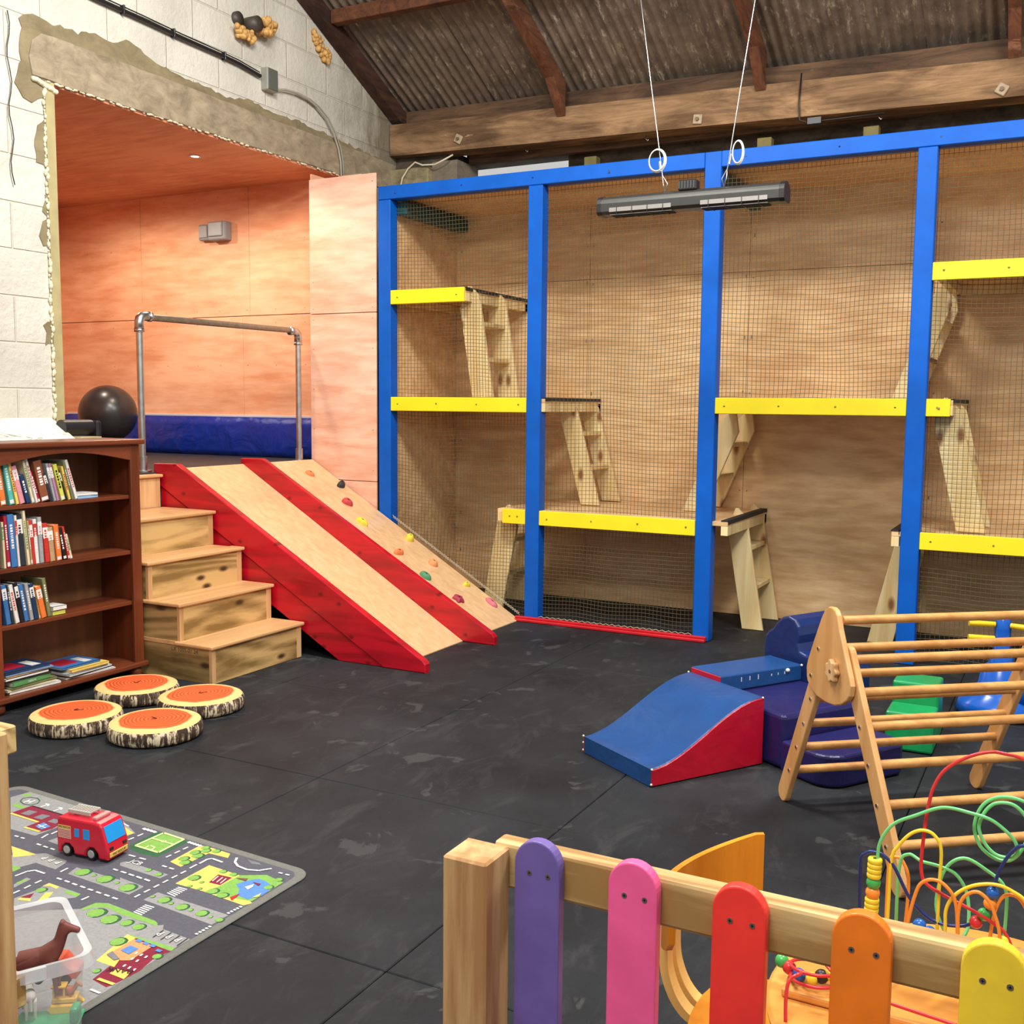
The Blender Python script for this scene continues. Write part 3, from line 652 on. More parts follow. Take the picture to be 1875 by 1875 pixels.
# climbing ramp
t = thing('climbing_ramp', 'sloping plywood climbing ramp with coloured hand holds', 'climbing ramp', (-4.2, 6.1, 0))
G(plyS).prism([(-5.13, 1.040), (-5.13, 1.066), (-3.335, .006), (-3.335, .0005), (-3.38, .0005)], 'y', 5.751, 6.470, .0005).build('ramp_board', parent=t)
G(battenw).prism([(-5.06, .998), (-5.06, .95), (-3.47, .002), (-3.40, .002)], 'y', 6.40, 6.465).build('edge_batten', parent=t)
HC = dict(orange=(.80, .22, .07), black=(.03, .03, .035), red=(.52, .05, .05), yellow=(.75, .62, .05), green=(.08, .26, .14), maroon=(.36, .03, .06), pink=(.62, .16, .2), tan=(.75, .32, .12))
nrm = Vector((sl, 0, 1)).normalized(); tanx = Vector((1, 0, -sl)).normalized()
MH = Matrix((tanx, Vector((0, 1, 0)), nrm)).transposed().to_4x4()
for cn_, x, y, lab, sx, sy, h in (('orange', -4.971, 6.235, 'flat orange hold at the top of the ramp', 1.2, .9, .5), ('black', -4.813, 6.40, 'black doughnut hold near the top right edge', .9, 1.2, .9), ('red', -4.632, 6.232, 'red teardrop hold below the black one', 1.3, 1, .8), ('yellow', -4.429, 6.13, 'long yellow oval hold near the red side board', 1.6, .8, .7), ('yellow', -4.204, 6.40, 'round yellow knob halfway down the right edge', 1, 1, .9), ('orange', -4.103, 6.111, 'orange wedge hold halfway down on the left', .9, 1.3, .7), ('tan', -3.948, 6.312, 'tan orange knob on the right of the lower half', 1, 1.1, .8), ('green', -3.863, 6.078, 'green hold on the left of the lower half', 1.3, 1, .7), ('yellow', -3.713, 6.384, 'small yellow hold low on the right', .8, .9, .5), ('maroon', -3.622, 6.118, 'star shaped maroon hold low on the left', 1.2, 1.2, .6), ('pink', -3.518, 6.394, 'pink teardrop hold nearest the floor', 1.5, .9, .6)):
    zc = 1.066+(x+5.13)*-(1.06/1.795)
    mt = plain('hold '+cn_, HC[cn_], .6, noise=.12, nscale=40, bmp=.2)
    c_ = Vector((x, y, zc+.001)); r = .032; g = G(mt)
    prof = [(r*1.02, -.004), (r*1.0, .010*h*1.6), (r*.78, .022*h*1.6), (r*.45, .029*h*1.6), (r*.2, .026*h*1.6)]
    wob = (lambda a, q=random.random()*6: .10*math.sin(2*a+q)+.06*math.sin(3*a)) if cn_ != 'maroon' else (lambda a: .22*math.sin(5*a))
    S_ = MH @ Matrix.Diagonal((sx, sy, 1, 1))
    g.lathe(prof, c_, 24, S_, True, wob)
    g.mat(blackM).lathe([(r*.2, .026*h*1.6), (.003, .014*h)], c_, 24, S_)
    g.build('climbing_hold', parent=t, label=lab)

# ================================================================ PLAY FRAME
FY = 6.479
t = thing('play_frame', 'tall blue timber climbing frame with yellow boards and netting', 'climbing frame', (-2.0, 6.9, 0))
pd = .095
PX = [-4.521, -3.302, -2.085, -.847, .372]
for i, x in enumerate(PX):
    z0 = .0 if i else .0
    zt = 2.955 if i in (0, 1, 3, 4) else 3.05
    G(blue).box(x, x+.105, FY, FY+pd, .001 if i else .001, zt if i != 2 else 3.052, .004).build('post', parent=t, label=['leftmost blue post beside the plywood panel', 'blue post beside the foot of the climbing ramp', 'blue post behind the heater', 'blue post on the right', 'blue post at the far right end'][i])
for a, b_ in ((-4.521, -2.087), (-1.98, .5)):
    tr = G(blue).box(a, b_, FY, FY+pd, 2.957, 3.052, .004).build('top_rail', parent=t)
    g = G(plain('dark paint nail', (.002, .03, .12), .5))
    x = a+.15
    while x < b_-.1: g.cyl((x, FY-.001, 3.005+random.uniform(-.02, .02)), (x, FY+.002, 3.005), .006, 8); x += .55
    g.build('nail_heads', parent=tr)
G(plain('shade-toned blue cross rail', (.004, .07, .085), .5)).box(-4.43, -4.34, FY+pd, 7.46, 2.86, 2.95, .004).build('cross_rail', parent=t, label='shade-toned blue cross rail in the upper left corner')  # blue-painted rail; shade and warm light are mixed into its teal colour
G(plain('shade-toned blue cross rail', (.004, .07, .085), .5)).box(-2.07, -1.99, FY+pd, 7.46, 2.86, 2.95, .004).build('cross_rail', parent=t, label='shade-toned blue cross rail behind the heater')  # same blue rail with the shade put into its colour
# ply lining
g = G(plyB)
for a, b_ in ((-4.45, -3.28), (-3.277, -2.06), (-2.057, -.84), (-.837, .45)):
    g.box(a, b_, 7.47, 7.485, .001, 2.44, .001); g.box(a, b_, 7.47, 7.485, 2.443, 3.0, .001)
g.mat(screwM)
for a in (-4.40, -3.30, -3.25, -2.08, -2.03, -.86, -.81):
    for zz in (.3, .6, .9, 1.2, 1.6, 2.0, 2.4, 2.7): g.cyl((a, 7.469, zz+random.uniform(-.03, .03)), (a, 7.471, zz), .005, 6)
g.build('back_panel', parent=t)
G(plyB).box(-4.465, -4.45, 6.59, 7.47, .001, 2.97, .001).build('side_panel', parent=t)
G(plyB).box(-4.465, .47, FY+pd+.01, 7.48, 2.975, 2.99).build('roof_panel', parent=t)
# red sill
G(redpaint).box(-3.36, -1.99, FY-.05, FY-.002, .001, .02, .004).box(-3.36, -1.99, FY-.028, FY-.002, .02, .034, .003).build('sill', parent=t, label='thin red floor strip')
# boards (fascias of platforms)
def board(x0, x1, z1, lab):
    o = G(yellow).box(x0, x1, FY-.0, FY+.022, z1-.10, z1, .003).build('fascia_board', parent=t, label=lab)
    g = G(plain('board nail', (.25, .2, .05), .5)); n = max(2, int((x1-x0)/.35)+1)
    for i in range(n):
        x = x0+.06+(x1-x0-.12)*i/(n-1); g.cyl((x, FY-.002, z1-.05+random.uniform(-.01, .01)), (x, FY+.001, z1-.05), .006, 8)
    g.build('nail_heads', parent=o)
board(-4.415, -3.80, 2.312, 'short yellow board high in the first bay')
board(-4.415, -3.303, 1.545, 'yellow board across the first bay')
board(-3.482, -3.303, .775, 'very short yellow board beside the ramp')
board(-3.196, -2.087, .775, 'yellow board low across the second bay')
board(-1.979, -.848, 1.553, 'yellow board across the third bay')
board(-.741, -.612, 1.553, 'short yellow board just right of the fourth post')
board(-.741, .372, .785, 'yellow board low across the fourth bay')
board(-.741, .372, 2.318, 'yellow board high in the fourth bay')
# platforms behind them
pw = plain('platform top rubber', (.03, .027, .025), .75, noise=.2)
def platform(x0, x1, z1, y1=7.46):
    p = G(plyB).box(x0, x1, FY+.024, y1, z1-.035, z1-.006, .002).build('platform', parent=t)
    G(pineL).box(x1-.045, x1, FY+.024, y1, z1-.095, z1-.036, .002).box(x0, x0+.045, FY+.024, y1, z1-.095, z1-.036, .002).box(x0, x1, y1-.045, y1, z1-.095, z1-.036, .002).build('joist', parent=p)
    return p
def edging(p, x, z1):
    G(blackR).box(x-.045, x+.004, FY+.024, 7.46, z1-.006, z1+.002).box(x, x+.005, FY+.024, 7.46, z1-.022, z1+.002).build('black_edging', parent=p)
for x0, x1, z1, ex in ((-4.44, -3.80, 2.312, -3.80), (-4.44, -3.17, 1.545, -3.17), (-3.53, -1.88, .78, -1.88), (-2.04, -.60, 1.553, -.60), (-.90, .45, .785, -.86), (-.72, .45, 2.318, -.68)):
    edging(platform(x0, x1, z1), ex, z1)
# ladders: two leaning boards and treads
def ladder(xt, zt, xb, zb, yf, yr, lab, wd=.14, treads=(.3, .63)):
    g = G(); p = None
    dx = xb-xt; L = Vector((dx, zb-zt)).length; s = 1 if dx > 0 else -1
    h = wd/ (abs(zb-zt)/L)/2
    first = None
    for k, (ya, yb2) in enumerate(((yf, yf+.028), (yr-.028, yr))):
        # parallelogram with a mitred foot and a pointed head against the platform
        m_ = dx/(zt-zb)
        if s > 0: P = [(xb-h, zb), (xb+h, zb), (xt+h+.05*m_, zt-.05), (xt+h*.25, zt+.02), (xt, zt+.02), (xt-h+.13*m_, zt-.13)]
        else: P = [(xb+h, zb), (xb-h, zb), (xt-h+.05*m_, zt-.05), (xt-h*.25, zt+.02), (xt, zt+.02), (xt+h+.13*m_, zt-.13)]
        o = G(pineL).prism(P, 'y', ya, yb2, .003).build('ladder_side', parent=t, label=lab+(', front side' if k == 0 else ', rear side'))
        if k == 0: first = o
    for q in treads:
        x = xt+dx*q; z = zt+(zb-zt)*q
        G(pineL).box(x-.06, x+.06, yf+.028, yr-.028, z-.03, z, .003).build('tread', parent=first)
ladder(-3.84, 2.31, -3.715, 1.548, 6.60, 7.02, 'ladder from the top left platform', .165)
ladder(-3.25, 1.53, -3.045, .782, 7.00, 7.42, 'ladder in the second bay', .14)
ladder(-1.97, .80, -1.83, .002, 6.98, 7.42, 'ladder from the low platform to the floor in the open bay', .14)
ladder(-.66, 1.54, -.48, .788, 6.60, 7.02, 'ladder in the fourth bay', .155)
ladder(-3.49, .77, -3.63, .04, 6.61, 7.0, 'ladder down behind the foot of the climbing ramp', .16)
ladder(-1.99, 1.46, -2.27, .782, 6.99, 7.42, 'ladder between second and third bay', .14)
ladder(-.70, 2.25, -.94, 1.556, 6.99, 7.42, 'ladder high behind the fourth post', .12)
ladder(-.84, .77, -1.01, .002, 6.99, 7.42, 'ladder at the right of the open bay', .15)
# netting
def net(x0, x1, z0, z1, lab, y=FY+.075, zf=None, seed=1, bulge=.05):
    g = G(netM); p = .0262; rr = .0017
    rnd = random.Random(seed); ph = [rnd.uniform(0, 6) for _ in range(6)]
    W, H = x1-x0, z1-z0
    def pos(u, v):
        x = x0+W*u; z = z0+H*v
        e = math.sin(PI*u)*min(1, 4*v*(1.001-v)+.0)
        dz = .022*e*math.sin(3.1*PI*v+ph[0]+1.3*u)-.03*math.sin(PI*u)*v*(1-v)*2+.008*e*math.sin(9*u+ph[1])+.008*(1-v)**6*math.sin(14*u+ph[2])
        dx = .018*e*math.sin(2.3*PI*u+ph[3]+2*v)+.006*math.sin(13*v+ph[4])*math.sin(PI*u)
        dy = bulge*e*(.6+.4*math.sin(5*v+ph[5]))
        return Vector((x+dx, y+dy, z+dz))
    def cord(pts):
        vs = []; fs = []; n = len(pts)
        for i, P in enumerate(pts):
            tg = (pts[min(i+1, n-1)]-pts[max(i-1, 0)]).normalized(); u = tg.cross(Vector((0, 1, 0))); u.normalize()
            for a in (0, 1, 2): q = 2*PI*a/3; vs.append(P+(u*math.cos(q)+Vector((0, 1, 0))*math.sin(q))*rr)
        for i in range(n-1):
            for a in range(3): b_ = (a+1) % 3; fs.append((i*3+a, i*3+b_, i*3+3+b_, i*3+3+a))
        g.add(vs, fs, True)
    nu = int(W/p); nv = int(H/p)
    for i in range(nu+1):
        u = i/nu; v0 = 0
        if zf: v0 = max(0, (zf(x0+W*u)-z0)/H)
        n = max(3, int((1-v0)*H/.09)); cord([pos(u, v0+(1-v0)*k/n) for k in range(n+1)])
    for j in range(nv+1):
        v = j/nv; u0 = 0
        if zf:
            while u0 < 1 and zf(x0+W*u0) > z0+H*v: u0 += .01
        if u0 >= .97: continue
        n = max(3, int((1-u0)*W/.055)); cord([pos(u0+(1-u0)*k/n, v) for k in range(n+1)])
    return g.build('safety_net', parent=t, label=lab, normals=False)
net(-4.42, -3.30, .02, 2.95, 'olive net over the first bay', zf=lambda x: .59*(-3.36-x), seed=3, bulge=.06)
net(-3.20, -2.083, .02, 2.95, 'olive net over the second bay', seed=5)
net(-1.985, -.845, 1.50, 2.95, 'olive net over the upper third bay', seed=8, bulge=.03)
net(-.745, .375, .02, 2.95, 'olive net over the fourth bay', seed=11)
# lacing along the ramp edge
g = G(ropeM)
L0 = Vector((-4.40, 6.485, .645)); L1 = Vector((-3.34, 6.485, .02)); n = 60
for s_ in (0, 1): g.tube([L0.lerp(L1, i/n)+Vector((0, .0, (.014 if (i+s_) % 2 else .034))) for i in range(n+1)], .0018, 5)
g.build('lacing', parent=t, label='cream lacing along the ramp edge')
g = G(ropeM); g.tube([(-3.19+i*.022, FY-.004+.003*(i % 2), .036+.008*(i % 2)) for i in range(51)], .0018, 5); g.build('lacing', parent=t, label='cream lacing along the red strip')

# ================================================================ HEATER
hz = 2.575; hy = 5.5
t = thing('infrared_heater', 'long black infrared heater bar hanging on two steel wires', 'heater', (-1.85, hy, hz))
P = []
for k in range(13): a = R_(0+k*15); P.append((.062*math.cos(a), .012+.045*math.sin(a)))
P += [(-.062, -.03), (-.045, -.045), (.045, -.045), (.062, -.03)]
hd = plain('dark grey heater housing', srgb(72, 72, 70), .38, .6)
Mh = Matrix.Rotation(R_(-4), 4, 'X'); 
def hp(g, x0, x1, q, sc=1, **k):
    pts = [(hy+a*sc, hz+b_*sc) for a, b_ in q]; g.prism(pts, 'x', x0, x1, .002, **k); return g
hp(G(hd), -2.33, -1.36, P, smooth=False).build('housing', parent=t)
for x0, x1 in ((-2.355, -2.328), (-1.362, -1.335)): hp(G(blackM), x0, x1, P, 1.04).build('end_cap', parent=t)
lamp = plain('heater reflector', (.62, .58, .54), .25, .8)
for x0, x1 in ((-2.28, -1.93), (-1.77, -1.42)):
    r_ = G(lamp).box(x0, x1, hy-.0635, hy-.060, hz-.034, hz-.012).box(x0, x1, hy-.05, hy+.05, hz-.048, hz-.0455).build('reflector_window', parent=t)
    g = G(blackM)
    for yy in (-.03, -.01, .01, .03): g.box(x0, x1, hy+yy-.0015, hy+yy+.0015, hz-.052, hz-.048)
    n = 4
    for k in range(n): xx = x0+(x1-x0)*(k+.5)/n; g.box(xx-.0015, xx+.0015, hy-.066, hy+.05, hz-.052, hz-.049); g.box(xx-.0015, xx+.0015, hy-.067, hy-.064, hz-.05, hz-.012)
    g.build('guard_grille', parent=r_)
G(blackM).box(-1.90, -1.80, hy-.045, hy+.02, hz+.05, hz+.105, .006).build('control_box', parent=t)
g = G(plain('vent ribs', (.05, .05, .05), .5))
for k in range(6): g.box(-1.895+k*.016, -1.889+k*.016, hy-.048, hy-.044, hz+.06, hz+.098)
g.build('cooling_ribs', parent=t)
for x, xt, rx in ((-1.985, -2.35, -1), (-1.665, -1.33, 1)):
    g = G(metal); ze = 4.95
    g.tube([(x, hy, hz+.06), (x-.012, hy, hz+.10), (x+(xt-x)*.05, hy, hz+.15), (xt, hy, ze)], .0032, 6)
    g.tube([(x, hy, hz+.06), (x+.012, hy, hz+.10), (x+(xt-x)*.05, hy, hz+.15)], .0028, 6)
    w_ = g.build('suspension_wire', parent=t, label='thin steel wire')
    cx = x+(xt-x)*.09-.03*rx*(-1 if rx > 0 else 1)*0; cxx = x+(xt-x)*.09+(-.015 if rx < 0 else .04)
    g = G(whiteM)
    for q in range(4):
        g.tube([(cxx+(.048+q*.002)*math.cos(a*PI/12)*(.9 if rx < 0 else .55), hy-.01+q*.004, hz+.225+(.055+q*.002)*math.sin(a*PI/12)) for a in range(24)], .0032, 6, True)
    g.build('wire_coil', parent=w_, label='coiled spare wire')
    G(chrome).cyl((x+(xt-x)*.08, hy, hz+.17), (x+(xt-x)*.095, hy, hz+.22), .007, 10).build('ferrule', parent=w_)

# ================================================================ BOOKCASE
bx0, bx1, by0, by1 = -4.73, -4.43, 3.190, 4.115
t = thing('bookcase', 'brown stained pine bookcase in front of the painted ledge', 'bookcase', (-4.58, 3.65, 0))
G(caseW).box(bx0, bx1-.02, by1-.026, by1-.004, .062, 1.268, .002).build('side_panel', parent=t, label='right side panel')
G(caseW).box(bx0, bx1-.02, by0+.004, by0+.026, .062, 1.268, .002).build('side_panel', parent=t, label='left side panel')
for y0, y1 in ((by1-.062, by1), (by0, by0+.062)): G(caseW).box(bx1-.02, bx1, y0, y1, .057, 1.268, .004).build('front_stile', parent=t)
G(caseH).box(bx0-.0, bx1+.022, by0-.024, by1+.024, 1.268, 1.296, .008, seg=2).build('top_board', parent=t)
P = [(by0+.062, 1.268), (by1-.062, 1.268)]
for k in range(21): u = k/20; P.append((by1-.062+(by0-by1+.124)*u, 1.184+.053*math.sin(PI*u)))
G(caseH).prism(P, 'x', bx1-.02, bx1-.002, .002).build('arched_rail', parent=t)
SH = [.9968, .696, .4203]
for z in SH: G(caseH).box(bx0+.008, bx1-.022, by0+.026, by1-.026, z-.020, z, .002).build('shelf', parent=t)
G(caseH).box(bx0, bx1+.018, by0-.02, by1+.014, .056, .083, .006, seg=2).build('bottom_board', parent=t)
G(caseB).box(bx0, bx0+.008, by0+.02, by1-.02, .07, 1.268).build('back_board', parent=t)
for x in (bx0+.05, bx1-.03):
    for y in (by0+.04, by1-.04): G(caseW).lathe([(.0, .001), (.022, .001), (.034, .016), (.034, .038), (.02, .057)], (x, y, 0), 20).build('bun_foot', parent=t)
# books
BC = dict(red=(.60, .04, .03), orange=(.80, .20, .04), teal=(.10, .48, .42), yellow=(.86, .62, .14), white=(.80, .79, .75), brown=(.25, .08, .035), navy=(.015, .045, .12), cream=(.76, .68, .44), crimson=(.42, .015, .04), dark=(.03, .035, .045), purple=(.50, .22, .42), lime=(.62, .64, .10), green=(.10, .30, .10), grey=(.36, .37, .38), blue=(.05, .18, .45), sky=(.30, .48, .70), pink=(.75, .30, .35), black=(.015, .015, .015), tan=(.50, .34, .18), olive=(.20, .22, .09))
pages = plain('book pages', srgb(226, 218, 198), .8)
def colm(c): return plain('cover '+c, BC[c], .4, noise=.08, nscale=20)
def acc(c): return colm({'white': 'red', 'yellow': 'crimson', 'lime': 'black', 'cream': 'green', 'sky': 'navy'}.get(c, 'white'))
def book(y0, y1, ytop, h, c, z, lab, grp, xf=None, depth=None, ac=None, txt=None):
    """standing book leaning left: foot spans y0..y1"""
    y0, y1, ytop, h = y0*.9715, y1*.9715, ytop*.9715, h*.9715
    x1 = xf or (bx1-.03-random.uniform(0, .012)); d = depth or min(.21, h*.78)
    th = y1-y0; yc = (y0+y1)/2; an = math.atan2(ytop-yc, h)  # negative leans to -y
    Mx = Matrix.Translation((x1, yc, z+abs(math.sin(an))*th/2+.001)) @ Matrix.Rotation(-an, 4, 'X')
    hh = math.hypot(ytop-yc, h)-abs(math.sin(an))*th; th *= .93*math.cos(an)
    g = G(colm(c)); g.box(-d, -.0, -th/2, -th/2+.0022, 0, hh, M=Mx); g.box(-d, 0, th/2-.0022, th/2, 0, hh, M=Mx); g.box(-.003, .0, -th/2, th/2, 0, hh, .0012, M=Mx)
    sty = random.random()
    g.mat(ac and colm(ac) or acc(c))
    if sty < .35: g.box(-.001, .0006, -th*.5, th*.5, hh*.62, hh*.9, M=Mx); g.mi = 0
    z_ = hh*random.uniform(.25, .4)
    while z_ < hh*.8: q_ = random.uniform(.004, .012); g.box(-.001, .0009, -th*.2, th*.2, z_, z_+q_, M=Mx); z_ += q_+random.uniform(.003, .006)
    if sty > .6: g.mat(whiteM).box(-.001, .0007, -th*.4, th*.4, hh*.03, hh*.11, M=Mx)
    g.mat(pages).box(-d+.004, -.003, -th/2+.0022, th/2-.0022, .004, hh-.004, M=Mx)
    g.build('book', label=lab, cat='book', group=grp)
tops = [(3.393,3.426,3.384,.208,'orange'),(3.441,3.471,3.420,.222,'teal'),(3.478,3.496,3.444,.218,'yellow'),(3.498,3.528,3.466,.195,'pink'),(3.538,3.565,3.512,.148,'navy'),(3.567,3.583,3.524,.218,'cream'),(3.587,3.601,3.538,.226,'white'),(3.604,3.618,3.565,.16,'crimson'),(3.620,3.672,3.600,.218,'brown'),(3.674,3.691,3.639,.152,'dark'),(3.693,3.709,3.655,.196,'grey'),(3.712,3.728,3.673,.196,'purple'),(3.737,3.764,3.702,.192,'lime'),(3.768,3.786,3.730,.160,'black'),(3.788,3.804,3.752,.178,'yellow'),(3.806,3.817,3.758,.200,'olive'),(3.833,3.853,3.780,.210,'white')]
nick = ['red-orange book at the left end of the top shelf', 'teal picture book second on the top shelf', 'slim yellow book right of the teal one on the top shelf', 'pink and red paperback right of the slim yellow book', 'short navy book on the top shelf', 'tall cream book leaning over the short navy one', 'thin white-spined book beside the tall cream one', 'short crimson book on the top shelf', 'thick brown hardback in the middle of the top shelf', 'short dark book right of the thick brown hardback', 'grey book left of the purple spine on the top shelf', 'purple-spined book on the top shelf', 'lime book with an orange title on the top shelf', 'short black book right of the lime one', 'yellow paperback right of the short black book', 'thin olive book near the right end of the top shelf', 'tall white book closing the row on the top shelf']
for (a, b_, tp, h, c), lb in zip(tops, nick): book(a, b_, tp, h, c, SH[0], lb, 'books standing on the top shelf')
mids = [(3.398,3.411,3.396,.23,'cream'),(3.413,3.433,3.409,.258,'crimson'),(3.435,3.472,3.436,.266,'blue'),(3.474,3.487,3.466,.257,'white'),(3.490,3.524,3.488,.262,'dark'),(3.527,3.543,3.512,.277,'cream'),(3.545,3.556,3.533,.225,'tan'),(3.558,3.577,3.549,.225,'red'),(3.579,3.602,3.579,.228,'white'),(3.604,3.630,3.606,.236,'grey'),(3.632,3.662,3.634,.202,'red'),(3.665,3.697,3.667,.178,'tan'),(3.700,3.733,3.698,.190,'orange'),(3.743,3.766,3.724,.172,'black'),(3.769,3.783,3.742,.175,'red'),(3.785,3.800,3.762,.134,'cream')]
nick = ['cream book at the left end of the second shelf', 'crimson book second on the second shelf', 'wide blue book on the second shelf', 'thin white book right of the wide blue one', 'dark hardback on the second shelf', 'tallest cream book on the second shelf', 'thin tan book beside the tallest cream one', 'red book with a dark top on the second shelf', 'white alphabet book on the second shelf', 'grey-white book right of the alphabet book', 'bright red book on the second shelf', 'tan book with red edges on the second shelf', 'orange book on the second shelf', 'black book leaning near the end of the second shelf', 'slim red book leaning on the black one', 'short cream book closing the row on the second shelf']
for (a, b_, tp, h, c), lb in zip(mids, nick): book(a, b_, tp, h, c, SH[1], lb, 'books standing on the second shelf')
lows = [(3.400,3.428,3.388,.205,'blue'),(3.431,3.446,3.412,.20,'dark'),(3.448,3.472,3.424,.20,'white'),(3.474,3.496,3.448,.21,'black'),(3.502,3.529,3.482,.196,'blue'),(3.533,3.555,3.514,.195,'grey'),(3.558,3.584,3.542,.19,'navy'),(3.588,3.594,3.568,.17,'yellow'),(3.596,3.629,3.578,.172,'orange'),(3.640,3.664,3.620,.206,'olive')]
nick = ['blue book at the left end of the third shelf', 'thin dark book second on the third shelf', 'white comic with a yellow foot on the third shelf', 'black comic on the third shelf', 'bright blue book on the third shelf', 'grey book right of the bright blue one', 'navy book with white lettering on the third shelf', 'very thin yellow book on the third shelf', 'orange board book on the third shelf', 'tall olive picture book closing the row on the third shelf']
for (a, b_, tp, h, c), lb in zip(lows, nick): book(a, b_, tp, h, c, SH[2], lb, 'books standing on the third shelf')
def flat(xf, yc, z, ln, wd, th, rot, c, lab, grp, ac=None, txt=None):
    Mx = Matrix.Translation((xf-wd/2-.0, yc, z)) @ Matrix.Rotation(R_(rot), 4, 'Z')
    g = G(colm(c)); g.box(-wd/2, wd/2, -ln/2, ln/2, 0, .002, M=Mx); g.box(-wd/2, wd/2, -ln/2, ln/2, th-.002, th, M=Mx); g.box(wd/2-.003, wd/2, -ln/2, ln/2, 0, th, M=Mx)
    g.mat(pages).box(-wd/2+.003, wd/2-.003, -ln/2+.003, ln/2-.003, .002, th-.002, M=Mx)
    if ac:
        g.mat(colm(ac)); g.box(-wd*.35, wd*.25, -ln*.38, ln*.1, th, th+.0004, M=Mx); g.mat(colm('white')); g.box(-wd*.2, wd*.35, ln*.18, ln*.38, th, th+.0005, M=Mx)
    if txt and th > .012:
        g.mat(whiteM); g.text(txt, th*.75, Mx @ Matrix.Translation((wd/2+.0006, 0, th/2)) @ Matrix.Rotation(PI/2, 4, 'Z') @ Matrix.Rotation(PI/2, 4, 'X'), .0002)
    g.build('book', label=lab, cat='book', group=grp)
flat(-4.47, 3.80, SH[0]+.001, .13, .12, .014, 2, 'sky', 'pale blue book lying flat at the right end of the top shelf', 'books lying flat')
flat(-4.47, 3.80, SH[0]+.016, .13, .12, .012, -2, 'white', 'white book lying on the pale blue one on the top shelf', 'books lying flat')
flat(-4.47, 3.603, SH[2]+.001, .075, .10, .024, 0, 'lime', 'small lime book lying flat on the third shelf', 'books lying flat')
flat(-4.465, 3.605, SH[2]+.026, .08, .10, .022, 0, 'white', 'small white book lying on the lime one', 'books lying flat')
z = .0845
for i, (c, th, ln, xo, yo, lb) in enumerate((('white', .012, .28, 0, .02, 'white book at the bottom of the left pile on the lowest board'), ('cream', .010, .27, -.004, .0, 'cream book second from the bottom of the left pile'), ('olive', .012, .26, -.002, .01, 'pale green book under the nature book'), ('green', .024, .22, 0, -.01, 'thick green nature book in the left pile'), ('dark', .008, .26, -.004, -.02, 'thin dark book on the green nature book'), ('white', .012, .24, 0, -.03, 'white book with dark marks in the left pile'), ('tan', .008, .25, -.003, -.02, 'thin tan book near the top of the left pile'), ('sky', .006, .26, .0, -.01, 'thin sky blue book near the top of the left pile'), ('navy', .012, .25, -.006, -.02, 'navy book on top of the left pile'))):
    flat(-4.44+xo, 3.415+yo, z, ln, .20, th, (i*37 % 7)-3, c, lb, 'books piled on the lowest board', ac=('crimson' if i == 8 else None), txt=('nature' if c == 'green' else None)); z += th+.0008
z = .0845
for i, (c, th, ln, xo, yo, lb) in enumerate((('white', .007, .30, 0, .02, 'white book at the bottom of the right pile on the lowest board'), ('dark', .006, .29, -.004, .02, 'thin dark book in the right pile'), ('white', .007, .28, 0, .01, 'thin white book in the middle of the right pile'), ('grey', .008, .27, -.004, -.01, 'grey comic in the right pile'), ('yellow', .014, .24, 0, .01, 'yellow annual near the top of the right pile'), ('blue', .010, .24, -.03, -.02, 'blue picture book on top of the right pile'))):
    flat(-4.44+xo, 3.75+yo, z, ln, .20, th, (i*53 % 9)-4, c, lb, 'books piled on the lowest board', ac=('crimson' if c in ('blue',) else None)); z += th+.0008

# ================================================================ CUSHIONS
m, nt, b = mk('log slice print')
tc = N(nt, 'ShaderNodeTexCoord'); sp = N(nt, 'ShaderNodeSeparateXYZ'); nt.links.new(tc.outputs['Object'], sp.inputs[0])
cb = N(nt, 'ShaderNodeCombineXYZ'); nt.links.new(sp.outputs[0], cb.inputs[0]); nt.links.new(sp.outputs[1], cb.inputs[1])
nn = N(nt, 'ShaderNodeTexNoise', Scale=5, Detail=3.0); nt.links.new(cb.outputs[0], nn.inputs[0])
ln_ = N(nt, 'ShaderNodeVectorMath', operation='LENGTH'); nt.links.new(cb.outputs[0], ln_.inputs[0])
ad = N(nt, 'ShaderNodeMath', operation='MULTIPLY_ADD'); nt.links.new(nn.outputs[0], ad.inputs[0]); ad.inputs[1].default_value = .06; nt.links.new(ln_.outputs['Value'], ad.inputs[2])
base = ramp(nt, ad.outputs[0], [(.184, srgb(240, 104, 44)), (.190, srgb(246, 196, 128))])
ri = N(nt, 'ShaderNodeMath', operation='MULTIPLY'); nt.links.new(ad.outputs[0], ri.inputs[0]); ri.inputs[1].default_value = 360
si = N(nt, 'ShaderNodeMath', operation='SINE'); nt.links.new(ri.outputs[0], si.inputs[0])
rg = ramp(nt, si.outputs[0], [(.0, (0, 0, 0)), (.8, (1, 1, 1))])
inn = ramp(nt, ad.outputs[0], [(.176, (1, 1, 1)), (.182, (0, 0, 0))])
fc = mix(nt, 1.0, rg, inn, 'MULTIPLY')
c = mix(nt, fc, base, srgb(190, 54, 20))
nt.links.new(c, b.inputs['Base Color']); b.inputs['Roughness'].default_value = .85
logTop = m
m, nt, b = mk('bark print')
tc = N(nt, 'ShaderNodeTexCoord'); mp = N(nt, 'ShaderNodeMapping'); mp.inputs['Scale'].default_value = (1, 1, .12); nt.links.new(tc.outputs['Object'], mp.inputs[0])
n1 = N(nt, 'ShaderNodeTexNoise', Scale=62, Detail=4.0, Roughness=.6, Distortion=.4); nt.links.new(mp.outputs[0], n1.inputs[0])
n2 = N(nt, 'ShaderNodeTexNoise', Scale=28, Detail=5.0, Roughness=.7); nt.links.new(tc.outputs['Object'], n2.inputs[0])
